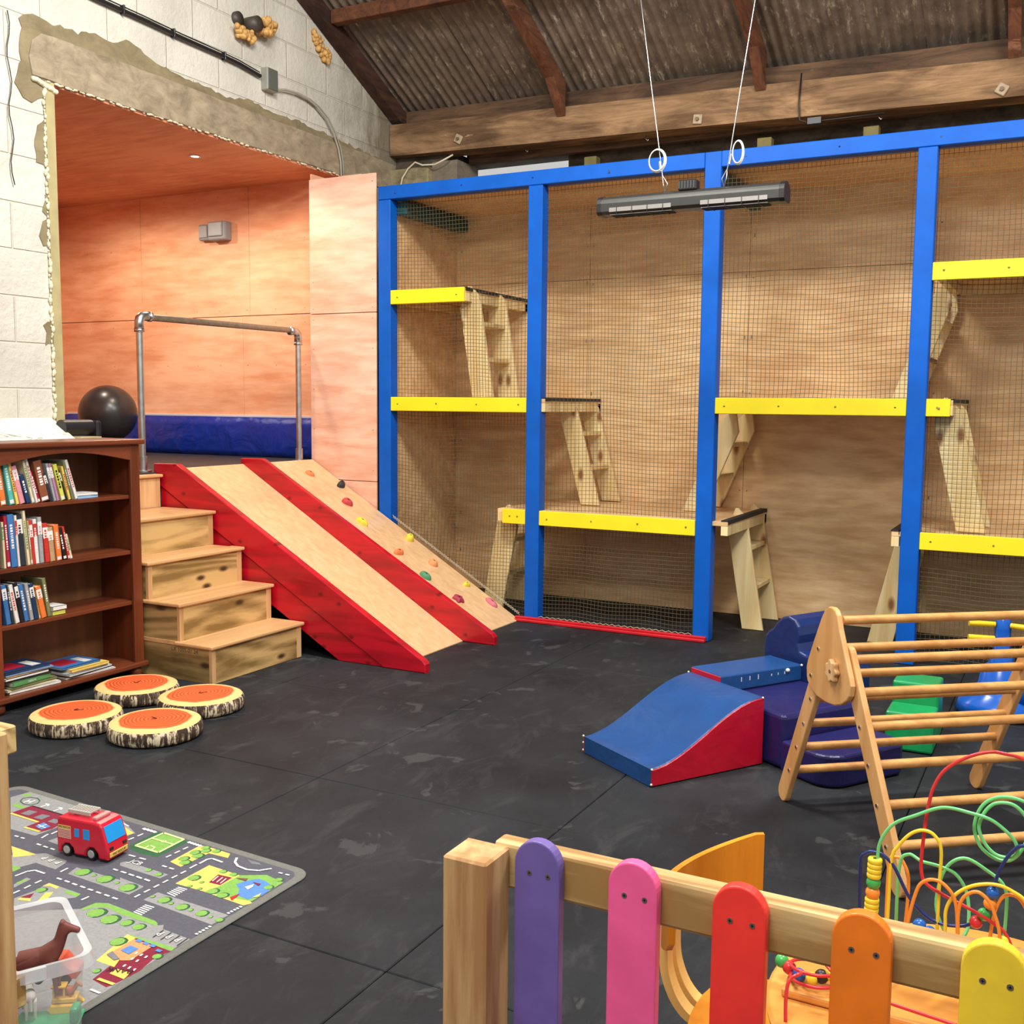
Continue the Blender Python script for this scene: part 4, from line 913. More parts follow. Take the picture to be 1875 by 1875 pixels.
ad = N(nt, 'ShaderNodeMath', operation='MULTIPLY_ADD'); nt.links.new(n2.outputs[0], ad.inputs[0]); ad.inputs[1].default_value = .5; nt.links.new(n1.outputs[0], ad.inputs[2])
c = ramp(nt, ad.outputs[0], [(.68, srgb(58, 42, 32)), (.76, srgb(120, 100, 80)), (.82, srgb(216, 200, 168))])
nt.links.new(c, b.inputs['Base Color']); b.inputs['Roughness'].default_value = .9
barkS = m
redm = plain('dark crack mark', srgb(90, 30, 14), .9)
r = .206; hh = .07
def cushion():
    t = thing('log_cushion', '', 'floor cushion', (0, 0, 0), 'log slice floor cushions')
    G(barkS).lathe([(r*.9, .001), (r*.98, .008), (r, .022), (r*1.005, hh*.6), (r*.985, hh-.010), (r*.955, hh-.003)], (0, 0, 0), 64).build('bark_edge', parent=t, origin=(0, 0, 0))
    g = G(logTop)
    g.lathe([(r*.957, hh-.003), (r*.88, hh+.004), (r*.6, hh+.009), (r*.3, hh+.009), (.0, hh+.007)], (0, 0, 0), 64)
    g.mat(redm); zz = hh+.0095
    g.add([(-.012, -.003, zz), (.03, .012, zz), (.034, .009, zz), (0, -.008, zz)], [(0, 1, 2, 3)]); g.add([(-.012, -.003, zz), (-.004, .022, zz), (.0, .02, zz), (-.006, -.004, zz)], [(0, 1, 2, 3)])
    g.build('top_cover', parent=t, origin=(0, 0, 0))
    return t
CU = [((-3.992, 3.292), 'log slice cushion on the left, nearest the bookcase corner and furthest from the stairs', .3), ((-4.125, 3.775), 'log slice cushion at the back, touching the foot of the stairs', 1.5), ((-3.705, 3.79), 'log slice cushion on the right, in front of the lowest step', .8), ((-3.578, 3.375), 'log slice cushion nearest the viewer, in front of the right one', 2.6)]
c0 = cushion()
for i, ((x, y), lab, rz) in enumerate(CU):
    if i == 0: c0.location = (x, y, 0); c0.rotation_euler = (0, 0, rz); c0['label'] = lab
    else: dup(c0, (x, y, 0), lab, rz)
MATD = [["pave",1,[[-3.467,2.55],[-3.451,2.627],[-3.226,2.627],[-2.934,2.602],[-2.798,2.536],[-2.81,2.49],[-2.921,2.5],[-3.074,2.449],[-3.08,2.354],[-3.204,2.352]]],["green",2,[[-3.457,2.584],[-3.431,2.618],[-3.415,2.598],[-3.429,2.581]]],["green",2,[[-3.393,2.498],[-3.395,2.524],[-3.319,2.507],[-3.337,2.492]]],["green",2,[[-3.135,2.569],[-3.14,2.602],[-3.053,2.597],[-3.054,2.561],[-3.082,2.546]]],["dgreen_l",4,[[-3.399,2.54],[-3.416,2.564],[-3.401,2.584],[-3.368,2.591],[-3.339,2.578],[-3.323,2.555],[-3.334,2.532],[-3.364,2.527],[-3.399,2.54],[0.004,0]]],["white_l",4,[[-3.376,2.536],[-3.378,2.566],[0.006,0]]],["white_l",4,[[-3.355,2.541],[-3.357,2.571],[0.006,0]]],["white_l",4,[[-3.377,2.551],[-3.356,2.556],[0.006,0]]],["white_l",4,[[-3.284,2.538],[-3.28,2.57],[0.006,0]]],["white_l",4,[[-3.295,2.567],[-3.28,2.57],[-3.267,2.555],[0.006,0]]],["white_l",4,[[-3.209,2.532],[-3.208,2.569],[0.006,0]]],["white_l",4,[[-3.223,2.565],[-3.208,2.569],[-3.196,2.554],[0.006,0]]],["white_l",4,[[-3.132,2.526],[-3.129,2.561],[0.006,0]]],["white_l",4,[[-3.144,2.557],[-3.129,2.561],[-3.118,2.546],[0.006,0]]],["maroon",2,[[-3.33,2.447],[-3.325,2.535],[-3.098,2.528],[-3.09,2.473],[-3.078,2.422],[-3.091,2.382],[-3.174,2.384],[-3.173,2.444]]],["yellow_l",4,[[-3.326,2.445],[-3.171,2.438],[0.01,0]]],["yellow_l",4,[[-3.174,2.384],[-3.094,2.384],[0.01,0]]],["grey",3,[[-3.296,2.461],[-3.254,2.463],[-3.256,2.502],[-3.295,2.498]]],["grey",3,[[-3.223,2.459],[-3.181,2.46],[-3.182,2.499],[-3.221,2.495]]],["grey",3,[[-3.148,2.458],[-3.107,2.459],[-3.112,2.49],[-3.15,2.486]]],["blue",3,[[-3.151,2.41],[-3.152,2.447],[-3.102,2.433],[-3.107,2.401]]],["white_l",4,[[-3.129,2.405],[-3.128,2.439],[0.004,0]]],["white_l",4,[[-3.151,2.422],[-3.104,2.415],[0.004,0]]],["dark_l",4,[[-3.318,2.53],[-3.095,2.525],[0.005,0]]],["pave",1,[[-3.005,2.346],[-3.0,2.385],[-2.917,2.376],[-2.953,2.341]]],["white_l",4,[[-3.139,2.319],[-3.12,2.319],[0.007,0]]],["white_l",4,[[-3.107,2.319],[-3.089,2.319],[0.007,0]]],["white_l",4,[[-3.015,2.31],[-2.994,2.309],[0.007,0]]],["white_l",4,[[-2.98,2.308],[-2.958,2.307],[0.007,0]]],["white_l",4,[[-2.944,2.307],[-2.923,2.306],[0.007,0]]],["white_l",4,[[-3.042,2.35],[-3.051,2.383],[0.007,0]]],["white_l",4,[[-3.042,2.389],[-3.044,2.417],[0.007,0]]],["pave",1,[[-3.013,2.211],[-2.927,2.275],[-2.818,2.269],[-2.808,2.253],[-2.797,2.207],[-2.893,2.21],[-2.91,2.162],[-2.901,2.129]]],["yellow",2,[[-3.075,2.258],[-2.949,2.254],[-2.957,2.238],[-2.995,2.203]]],["green",2,[[-2.946,2.163],[-2.9,2.161],[-2.899,2.131]]],["yellow",2,[[-3.005,2.623],[-2.893,2.565],[-2.832,2.542],[-2.803,2.534],[-2.806,2.508]]],["white_l",4,[[-2.92,2.567],[-2.877,2.558],[0.005,0]]],["white_l",4,[[-2.905,2.576],[-2.862,2.566],[0.005,0]]],["white_l",4,[[-2.865,2.112],[-2.861,2.152],[-2.846,2.17],[-2.799,2.169],[0.007,0]]],["white_l",4,[[-2.766,2.201],[-2.768,2.231],[0.007,0]]],["white_l",4,[[-2.739,2.166],[-2.717,2.165],[0.007,0]]],["white_l",4,[[-2.702,2.165],[-2.68,2.164],[0.007,0]]],["white_l",4,[[-2.666,2.163],[-2.644,2.162],[0.007,0]]],["white_l",4,[[-2.629,2.162],[-2.607,2.161],[0.007,0]]],["white_l",4,[[-2.593,2.16],[-2.571,2.16],[0.007,0]]],["white_l",4,[[-2.556,2.159],[-2.534,2.158],[0.007,0]]],["white_l",4,[[-2.519,2.158],[-2.497,2.157],[0.007,0]]],["white_l",4,[[-2.483,2.156],[-2.461,2.156],[0.007,0]]],["white_l",4,[[-2.766,2.03],[-2.766,2.053],[0.007,0]]],["white_l",4,[[-2.766,2.069],[-2.767,2.092],[0.007,0]]],["white_l",4,[[-2.767,2.108],[-2.767,2.131],[0.007,0]]],["pave",1,[[-2.819,2.073],[-2.826,2.124],[-2.805,2.123],[-2.8,2.058]]],["green",2,[[-2.823,2.083],[-2.822,2.113],[-2.81,2.114],[-2.808,2.079]]],["pave",1,[[-2.738,2.012],[-2.727,2.08],[-2.731,2.112],[-2.734,2.133],[-2.588,2.128],[-2.581,2.105],[-2.654,2.022],[-2.693,1.977]]],["yellow",2,[[-2.733,2.108],[-2.732,2.131],[-2.684,2.13],[-2.68,2.115],[-2.713,2.119]]],["yellow",2,[[-2.656,2.024],[-2.687,2.083],[-2.669,2.096],[-2.644,2.052]]],["maroon",2,[[-2.728,2.023],[-2.715,2.064],[-2.696,2.035]]],["yellow",2,[[-2.723,2.011],[-2.725,2.024],[-2.694,2.036],[-2.68,2.023]]],["green",2,[[-2.653,2.123],[-2.586,2.127],[-2.581,2.108],[-2.635,2.111]]],["tree",3,[[-2.714,2.087],[0.017,0]]],["white_l",4,[[-2.551,2.1],[-2.549,2.126],[0.007,0]]],["pave",1,[[-2.736,2.204],[-2.75,2.25],[-2.457,2.254],[-2.456,2.195]]],["tree",3,[[-2.706,2.234],[0.026,0]]],["tree",3,[[-2.605,2.233],[0.027,0]]],["tree",3,[[-2.497,2.225],[0.027,0]]],["tree",3,[[-2.656,2.235],[0.009,0]]],["tree",3,[[-2.551,2.234],[0.008,0]]],["white_l",4,[[-2.636,2.296],[-2.615,2.295],[0.007,0]]],["white_l",4,[[-2.601,2.295],[-2.579,2.294],[0.007,0]]],["white_l",4,[[-2.565,2.294],[-2.544,2.293],[0.007,0]]],["white_l",4,[[-2.53,2.293],[-2.509,2.292],[0.007,0]]],["white_l",4,[[-2.494,2.292],[-2.473,2.291],[0.007,0]]],["pave",1,[[-2.506,2.063],[-2.5,2.11],[-2.466,2.126],[-2.261,2.113],[-2.235,2.098],[-2.223,2.109],[-2.207,2.09],[-2.096,2.084],[-2.098,2.03],[-1.981,1.717],[-1.934,1.522],[-2.385,1.751],[-2.667,1.957]]],["green",2,[[-2.508,2.062],[-2.5,2.11],[-2.464,2.124],[-2.263,2.114],[-2.243,2.106],[-2.237,2.094],[-2.382,2.094],[-2.445,2.105],[-2.479,2.092],[-2.496,2.057]]],["tree",3,[[-2.45,2.065],[0.028,0]]],["tree",3,[[-2.384,2.056],[0.028,0]]],["tree",3,[[-2.325,2.065],[0.019,0]]],["tree",3,[[-2.276,2.065],[0.019,0]]],["dgreen",1,[[-2.734,2.454],[-2.742,2.583],[-2.582,2.573],[-2.584,2.429],[-2.656,2.425],[-2.708,2.432]]],["green",2,[[-2.715,2.46],[-2.712,2.583],[-2.61,2.576],[-2.605,2.456]]],["lgreen_l",4,[[-2.715,2.46],[-2.712,2.583],[-2.61,2.576],[-2.605,2.456],[-2.715,2.46],[0.009,0]]],["lgreen_l",4,[[-2.711,2.53],[-2.607,2.528],[0.007,0]]],["lgreen_ring",4,[[-2.658,2.531],[0.009,0]]],["lgreen_l",4,[[-2.672,2.461],[-2.673,2.484],[-2.646,2.48],[-2.641,2.458],[0.006,0]]],["white_l",4,[[-2.772,2.48],[-2.77,2.504],[0.007,0]]],["white_l",4,[[-2.769,2.519],[-2.768,2.543],[0.007,0]]],["white_l",4,[[-2.676,2.396],[-2.647,2.396],[0.007,0]]],["white_l",4,[[-2.628,2.396],[-2.6,2.397],[0.007,0]]],["white_l",4,[[-2.555,2.441],[-2.554,2.463],[0.007,0]]],["white_l",4,[[-2.554,2.478],[-2.553,2.5],[0.007,0]]],["white_l",4,[[-2.552,2.514],[-2.552,2.536],[0.007,0]]],["white_l",4,[[-2.804,2.578],[-2.785,2.572],[0.012,0]]],["white_l",4,[[-2.788,2.578],[-2.768,2.572],[0.012,0]]],["white_l",4,[[-2.771,2.577],[-2.752,2.571],[0.012,0]]],["white_l",4,[[-2.755,2.576],[-2.736,2.57],[0.012,0]]],["white_l",4,[[-2.582,2.569],[-2.57,2.564],[0.012,0]]],["white_l",4,[[-2.569,2.568],[-2.557,2.563],[0.012,0]]],["white_l",4,[[-2.556,2.567],[-2.544,2.562],[0.012,0]]],["white_l",4,[[-2.543,2.566],[-2.531,2.561],[0.012,0]]],["white_l",4,[[-2.53,2.565],[-2.518,2.56],[0.012,0]]],["yellow",1,[[-2.521,2.426],[-2.528,2.564],[-2.506,2.574],[-2.393,2.566],[-2.377,2.538],[-2.458,2.535],[-2.463,2.414]]],["tree",3,[[-2.475,2.443],[0.019,0]]],["tree",3,[[-2.5,2.463],[0.018,0]]],["tree",3,[[-2.477,2.502],[0.02,0]]],["tree",3,[[-2.503,2.516],[0.018,0]]],["tree",3,[[-2.482,2.544],[0.017,0]]],["tree",3,[[-2.499,2.562],[0.015,0]]],["tree",3,[[-2.449,2.558],[0.015,0]]],["white_l",4,[[-2.425,2.458],[-2.426,2.495],[-2.416,2.507],[-2.367,2.502],[0.008,0]]],["white_l",4,[[-2.427,2.418],[-2.427,2.449],[0.007,0]]],["white_l",4,[[-2.518,2.389],[-2.498,2.388],[0.007,0]]],["white_l",4,[[-2.486,2.388],[-2.466,2.387],[0.007,0]]],["white_l",4,[[-2.598,2.295],[-2.576,2.294],[0.007,0]]],["white_l",4,[[-2.562,2.293],[-2.54,2.292],[0.007,0]]],["white_l",4,[[-2.526,2.292],[-2.504,2.29],[0.007,0]]],["white_l",4,[[-2.49,2.29],[-2.468,2.289],[0.007,0]]],["white_l",4,[[-2.425,2.188],[-2.425,2.21],[0.007,0]]],["white_l",4,[[-2.425,2.225],[-2.424,2.248],[0.007,0]]],["white_l",4,[[-2.424,2.263],[-2.424,2.285],[0.007,0]]],["white_l",4,[[-2.424,2.3],[-2.424,2.322],[0.007,0]]],["white_l",4,[[-2.424,2.337],[-2.423,2.36],[0.007,0]]],["white_l",4,[[-2.423,2.375],[-2.423,2.397],[0.007,0]]],["pave",1,[[-2.656,2.342],[-2.648,2.359],[-2.455,2.353],[-2.458,2.321],[-2.639,2.326]]],["tree",3,[[-2.536,2.346],[0.012,0]]],["tree",3,[[-2.483,2.338],[0.013,0]]],["pave",1,[[-2.571,2.265],[-2.46,2.256],[-2.455,2.196],[-2.496,2.197]]],["white_l",4,[[-2.35,2.551],[-2.332,2.522],[-2.303,2.504],[-2.26,2.498],[-2.222,2.511],[-2.196,2.542],[0.008,0]]],["white_l",4,[[-2.157,2.53],[-2.142,2.531],[0.007,0]]],["white_l",4,[[-2.13,2.531],[-2.115,2.532],[0.007,0]]],["grey",1,[[-2.311,2.559],[-2.279,2.542],[-2.245,2.551],[-2.264,2.559]]],["yellow",1,[[-2.389,2.318],[-2.391,2.467],[-2.253,2.458],[-2.167,2.402],[-2.258,2.32]]],["yellow",1,[[-2.27,2.319],[-2.193,2.388],[-2.092,2.332],[-2.105,2.309]]],["green",2,[[-2.253,2.458],[-2.181,2.501],[-2.101,2.485],[-2.101,2.341],[-2.174,2.327],[-2.268,2.319],[-2.256,2.368]]],["blue",3,[[-2.22,2.404],[-2.213,2.431],[-2.185,2.468],[-2.148,2.463],[-2.107,2.443],[-2.101,2.408],[-2.099,2.383],[-2.119,2.344],[-2.167,2.349],[-2.185,2.381]]],["tree",3,[[-2.368,2.373],[0.02,0]]],["tree",3,[[-2.251,2.333],[0.019,0]]],["tree",3,[[-2.205,2.327],[0.018,0]]],["tree",3,[[-2.119,2.436],[0.015,0]]],["tree",3,[[-2.126,2.493],[0.013,0]]],["tree",3,[[-2.32,2.452],[0.013,0]]],["tree",3,[[-2.276,2.452],[0.013,0]]],["maroon",3,[[-2.303,2.373],[-2.317,2.429],[-2.263,2.433],[-2.259,2.376]]],["white_l",4,[[-2.298,2.383],[-2.306,2.418],[0.004,0]]],["white_l",4,[[-2.28,2.383],[-2.288,2.418],[0.004,0]]],["white_l",4,[[-2.265,2.383],[-2.273,2.418],[0.004,0]]],["red",4,[[-2.174,2.327],[-2.165,2.36],[-2.158,2.339],[-2.156,2.314]]],["white",4,[[-2.182,2.401],[-2.17,2.429],[-2.161,2.413],[-2.162,2.391]]],["yellow",4,[[-2.114,2.356],[-2.11,2.396],[-2.1,2.371]]],["maroon",4,[[-2.184,2.439],[-2.153,2.441],[-2.149,2.427]]],["brown",4,[[-2.249,2.435],[-2.214,2.451],[-2.207,2.434]]],["tree",3,[[-2.336,2.324],[0.008,0]]],["tree",3,[[-2.324,2.362],[0.008,0]]],["tree",3,[[-2.297,2.326],[0.008,0]]],["white",3,[[-2.363,2.257],[-2.324,2.251],[-2.324,2.256],[-2.363,2.262]]],["white",3,[[-2.363,2.266],[-2.325,2.261],[-2.325,2.266],[-2.363,2.27]]],["white",3,[[-2.363,2.274],[-2.325,2.271],[-2.325,2.276],[-2.363,2.279]]],["white",3,[[-2.363,2.283],[-2.325,2.281],[-2.326,2.286],[-2.363,2.288]]],["white",3,[[-2.363,2.292],[-2.326,2.291],[-2.326,2.296],[-2.363,2.296]]],["white",3,[[-2.363,2.3],[-2.326,2.301],[-2.327,2.306],[-2.363,2.305]]],["white",3,[[-2.358,2.121],[-2.321,2.118],[-2.321,2.123],[-2.358,2.126]]],["white",3,[[-2.359,2.13],[-2.322,2.128],[-2.322,2.133],[-2.359,2.135]]],["white",3,[[-2.36,2.139],[-2.323,2.138],[-2.323,2.143],[-2.36,2.144]]],["white",3,[[-2.361,2.149],[-2.324,2.148],[-2.324,2.153],[-2.361,2.154]]],["white",3,[[-2.361,2.158],[-2.324,2.158],[-2.325,2.163],[-2.362,2.163]]],["white",3,[[-2.362,2.167],[-2.325,2.168],[-2.326,2.173],[-2.363,2.172]]],["pave",1,[[-2.392,2.192],[-2.391,2.248],[-2.102,2.242],[-2.103,2.175]]],["tree",3,[[-2.336,2.219],[0.02,0]]],["tree",3,[[-2.257,2.212],[0.02,0]]],["tree",3,[[-2.177,2.211],[0.019,0]]],["tree",3,[[-2.104,2.206],[0.013,0]]],["tree",3,[[-2.383,2.219],[0.008,0]]],["tree",3,[[-2.302,2.213],[0.008,0]]],["tree",3,[[-2.221,2.211],[0.008,0]]],["tree",3,[[-2.139,2.207],[0.007,0]]],["white_l",4,[[-2.108,2.245],[-2.107,2.252],[0.01,0]]],["white_l",4,[[-2.107,2.257],[-2.106,2.264],[0.01,0]]],["white_l",4,[[-2.106,2.269],[-2.105,2.276],[0.01,0]]],["white_l",4,[[-2.105,2.28],[-2.104,2.287],[0.01,0]]],["white_l",4,[[-2.104,2.292],[-2.103,2.299],[0.01,0]]],["white_l",4,[[-2.1,2.109],[-2.1,2.116],[0.01,0]]],["white_l",4,[[-2.099,2.121],[-2.099,2.129],[0.01,0]]],["white_l",4,[[-2.099,2.133],[-2.098,2.141],[0.01,0]]],["white_l",4,[[-2.098,2.146],[-2.098,2.153],[0.01,0]]],["white_l",4,[[-2.098,2.158],[-2.097,2.165],[0.01,0]]],["dark_l",4,[[-2.193,2.04],[-2.198,2.085],[0.003,0]]],["dark_l",4,[[-2.164,2.04],[-2.168,2.085],[0.003,0]]],["dark_l",4,[[-2.131,2.04],[-2.135,2.084],[0.003,0]]],["dark_l",4,[[-2.1,2.038],[-2.104,2.083],[0.003,0]]],["green",2,[[-2.266,2.022],[-2.099,2.03],[-2.094,2.013],[-2.26,2.006]]],["maroon",2,[[-2.262,1.986],[-2.23,2.017],[-2.096,2.01],[-2.105,1.955],[-2.092,1.899],[-2.096,1.837],[-2.105,1.8],[-2.166,1.809],[-2.183,1.895]]],["yellow",2,[[-2.233,1.879],[-2.271,2.02],[-2.236,2.017],[-2.165,1.879]]],["tree",3,[[-2.262,1.977],[0.023,0]]],["orange",3,[[-2.231,1.919],[-2.233,2.008],[-2.158,2.008],[-2.153,1.923],[-2.176,1.91]]],["blue",4,[[-2.216,1.947],[-2.213,1.978],[-2.18,1.976],[-2.18,1.942]]],["grey",4,[[-2.232,1.913],[-2.232,1.933],[-2.183,1.914],[-2.19,1.901]]],["yellow",3,[[-2.15,1.85],[-2.154,1.875],[-2.105,1.879],[-2.095,1.848]]],["white_l",4,[[-2.166,1.951],[-2.169,1.962],[0.006,0]]],["white_l",4,[[-2.146,1.95],[-2.149,1.961],[0.006,0]]],["white_l",4,[[-2.127,1.949],[-2.13,1.96],[0.006,0]]],["white_l",4,[[-2.152,1.924],[-2.154,1.935],[0.006,0]]],["white_l",4,[[-2.132,1.923],[-2.135,1.934],[0.006,0]]],["white_l",4,[[-2.143,1.889],[-2.145,1.9],[0.006,0]]],["white_l",4,[[-2.123,1.888],[-2.126,1.899],[0.006,0]]],["white_l",4,[[-2.104,1.887],[-2.107,1.898],[0.006,0]]],["blue",4,[[-2.22,2.0],[-2.201,2.001],[-2.203,2.013],[-2.222,2.013]]],["blue",4,[[-2.192,2.0],[-2.174,2.0],[-2.175,2.012],[-2.194,2.012]]],["blue",4,[[-2.166,1.999],[-2.148,2.0],[-2.149,2.012],[-2.167,2.012]]],["blue",4,[[-2.131,1.988],[-2.114,1.989],[-2.114,2.0],[-2.133,2.0]]],["yellow_l",4,[[-2.154,1.816],[-2.096,1.817],[0.01,0]]],["tree",3,[[-2.19,1.842],[0.011,0]]],["tree",3,[[-2.107,1.972],[0.014,0]]],["white_l",4,[[-2.13,1.772],[-2.094,1.771],[0.007,0]]]]
# ================================================================ SOFT PLAY
def frame2(o, e1):  # local (a along e1, b to its left, z)
    e1 = Vector((e1[0], e1[1], 0)).normalized(); e2 = Vector((-e1.y, e1.x, 0))
    return Matrix.Translation(o) @ Matrix((e1, e2, Vector((0, 0, 1)))).transposed().to_4x4()
E1 = (.314, .491)
MB = frame2((-1.387, 3.841, 0), E1)   # a along the ramp, b towards its left side
t = thing('foam_ramp', 'wavy blue vinyl foam ramp with red sides', 'foam ramp', (-1.44, 4.2, 0))
Lr, Wr = .585, .487
prof = [(0, .003), (0, .074)]
for k in range(1, 19): u = k/18; prof.append((Lr*.98*u, .075+.215*(u*u*(3-2*u))**.95))
prof += [(Lr, .288), (Lr, .003)]
G(vBlue).prism(prof, 'y', .006, Wr-.006, .004, MB, smooth=False).build('blue_cover', parent=t)
inn = [(a+(.002 if a < .3 else -.002), b_-.003 if b_ > .01 else b_+.001) for a, b_ in prof]
G(vRed).prism(inn, 'y', .0, .007, .003, MB).build('side_cover', parent=t, label='red side facing the viewer'); G(vRed).prism([(a, max(.003, b_-.006)) for a, b_ in inn], 'y', Wr-.007, Wr, .003, MB).build('side_cover', parent=t, label='red far side')
for p in ((.002, .002, .012), (.002, .0, .074), (Lr*.98, 0, .289), (.002, Wr, .074), (.002, Wr, .012), (Lr*.98, Wr, .289), (.002, Wr, .045)):
    G(cream).sphere(MB @ Vector(p), .005, 8, 6).build('worn_corner', parent=t, label='worn white corner stitching')
t = thing('foam_slab', 'blue vinyl foam slab with white scuffs behind the wavy ramp', 'foam block', (-1.24, 4.7, .236))
g = G(vBlue); g.box(Lr+.006, Lr+.49, Wr-.205, Wr+.005, .237, .312, .006, MB, 2); g.build('slab_cover', parent=t)
g = G(vRed); g.box(Lr+.003, Lr+.0075, Wr-.2, Wr, .24, .309, .002, MB); g.build('end_cover', parent=t, label='red end against the ramp')
g = G(whiteM)
for k, (a_, h_) in enumerate(((.12, .02), (.17, .018), (.22, .022), (.30, .01), (.34, .01), (.38, .012))): g.box(Lr+a_, Lr+a_+.004, Wr-.2065, Wr-.2045, .285-h_/2, .285+h_/2, M=MB)
g.sphere(MB @ Vector((Lr+.40, Wr-.205, .295)), .012, 10, 6, (1, 1, .8)); g.sphere(MB @ Vector((Lr+.488, Wr-.205, .308)), .006, 8, 6)
g.build('scuff', parent=t, label='white scuffed patches')
t = thing('foam_step', 'indigo vinyl foam step block beside the pale wooden triangle leg', 'foam block', (-1.0, 4.6, 0))
G(vInd).box(Lr+.012, Lr+.50, -.10, Wr-.03, .005, .235, .02, MB, 3).build('upper_step', parent=t)
P = []
for k in range(9): a = PI+PI/2*k/8; P.append((Lr+.10+.10*math.cos(a), -.27+.10*math.sin(a)))
P += [(Lr+.40, -.37), (Lr+.46, -.33), (Lr+.46, -.105), (Lr+.0, -.105)]
G(vInd).prism(P, 'z', .003, .135, .014, MB, 3).build('lower_step', parent=t)
MW = frame2((-1.27, 5.08, 0), (.872, -.489))
q = [(0, .003), (-.002, .35), (.005, .395), (.025, .42), (.05, .435), (.075, .47), (.11, .50), (.15, .512), (.19, .50), (.215, .47), (.222, .43), (.215, .39), (.225, .355), (.26, .345), (.40, .34), (.425, .32), (.43, .28), (.43, .003)]
G(vNavy).prism(q, 'y', 0, .26, .012, MW, 3).build('foam_chair', label='navy vinyl foam piece with a rounded hump behind the blue slab', cat='foam block')
t = thing('green_foam_step', 'green vinyl foam step seen through the wooden triangle rungs', 'foam block', (-.53, 5.0, 0))
G(vGreen).box(-.655, -.455, 4.80, 4.98, .003, .175, .012, seg=3).build('front_step', parent=t); G(vGreen).box(-.655, -.455, 4.982, 5.16, .003, .27, .012, seg=3).build('rear_step', parent=t)
# ride-on toy
t = thing('rocking_toy', 'blue moulded plastic rocker with yellow handle bars behind the wooden triangle', 'rocking toy', (-.26, 5.6, 0))
g = G(plBlue); g.lathe([(0, .002), (.15, .003), (.20, .02), (.185, .07), (.13, .11), (.10, .16), (.085, .24), (.05, .27), (0, .28)], (-.24, 5.62, 0), 32, Matrix.Diagonal((1, .8, 1, 1))); g.build('base_body', parent=t)
g = G(plBlue); g.lathe([(.06, .20), (.055, .30), (.040, .33), (.042, .36), (.036, .38), (.038, .43), (.034, .48), (.02, .50), (0, .502)], (-.24, 5.62, 0), 24); g.build('neck_column', parent=t)
for zz in (.455, .385):
    for s_ in (-1, 1): G(plYel).cyl((-.24+s_*.035, 5.60, zz), (-.24+s_*.15, 5.56, zz+.002), .013, 14, .015).build('handle', parent=t)
G(plBlue).sphere((-.12, 5.58, .15), .09, 20, 12, (1.2, .8, .9)).build('seat_bulge', parent=t)

# ================================================================ CLIMBING TRIANGLE
aa = R_(38.5); vv = Vector((math.cos(aa), math.sin(aa), 0)); uu = Vector((math.sin(aa), -math.cos(aa), 0))
MP = Matrix.Translation((-.645, 3.64, 0)) @ Matrix((uu, vv, Vector((0, 0, 1)))).transposed().to_4x4()
t = thing('climbing_triangle', 'folding beech climbing triangle with round wooden rungs', 'climbing triangle', (-.33, 3.9, 0))
def leg(u0, z0, u1, z1, v0, v1, hw=.036):
    a = Vector((u0, z0)); b_ = Vector((u1, z1)); d = (b_-a).normalized(); n = Vector((-d.y, d.x)); P = []
    for k in range(11): an = PI/2+PI*k/10; P.append(a+d*hw*math.cos(an)*1.0+n*hw*math.sin(an)+d*hw)
    for k in range(11): an = -PI/2+PI*k/10; P.append(b_+d*hw*math.cos(an)+n*hw*math.sin(an)-d*hw)
    return [(p.x, p.y) for p in P]
plateP = [(-.04, .822), (-.066, .820), (-.094, .802), (-.117, .77), (-.166, .68), (-.206, .60), (-.214, .575), (-.210, .54), (-.202, .524), (-.17, .502), (-.13, .488), (-.06, .484), (.0, .490), (.045, .505), (.08, .528), (.10, .55), (.106, .585), (.095, .61), (.070, .654), (.014, .755), (-.005, .80), (-.02, .816)]
bolts_b = [(-.127, .659), (-.175, .552), (-.212, .454), (-.260, .349), (-.310, .244), (-.362, .138)]
bolts_f = [(.025, .655), (.082, .557), (.138, .457), (.2, .349), (.263, .239), (.327, .13)]
W2 = .84
for s_ in (0, 1):
    v0, v1 = (.0, .022) if s_ == 0 else (W2-.022, W2)
    pv = (-.021, -.001) if s_ == 0 else (W2+.001, W2+.021)
    sn_ = 'left' if s_ == 0 else 'right'
    G(beechL).prism(leg(-.424-.006, .002, -.066, .79, 0, 0), 'y', v0, v1, .004, MP, 2).build('leg', parent=t, label='rear leg of the %s side' % sn_)
    G(beechL).prism(leg(.412, .002, .012, .70, 0, 0), 'y', v0, v1, .004, MP, 2).build('leg', parent=t, label='front leg of the %s side' % sn_)
    G(beechL).prism(plateP, 'y', pv[0], pv[1], .005, MP, 2).build('side_plate', parent=t)
    ya, yb = (pv[0]-.018, pv[0]-.001) if s_ == 0 else (pv[1]+.001, pv[1]+.018)
    K = [((.036+.0045*math.cos(7*k*PI/28*1.0))*math.cos(k*PI/28)-.005, .61+(.036+.0045*math.cos(7*k*PI/28))*math.sin(k*PI/28)) for k in range(56)]
    kn = G(battenw).prism(K, 'y', ya, yb, .004, MP, 2).build('star_knob', parent=t)
    ye = ya-.002 if s_ == 0 else yb
    G(screwM).cyl(MP @ Vector((-.005, ye, .61)), MP @ Vector((-.005, ye+.003, .61)), .006, 12).build('bolt', parent=kn)
    for j, (u_, z_) in enumerate(bolts_b+bolts_f):
        if j in (6, 7): continue
        f_ = (pv[0] if s_ == 0 else pv[1]) if j in (0, 1) else (v0 if s_ == 0 else v1)
        d_ = -.003 if s_ == 0 else .003
        g = G(chrome); g.cyl(MP @ Vector((u_, f_, z_)), MP @ Vector((u_, f_+d_, z_)), .0065, 12)
        g.mat(blackM).cyl(MP @ Vector((u_, f_+d_, z_)), MP @ Vector((u_, f_+d_*1.2, z_)), .0033, 8); g.build('bolt', parent=t)
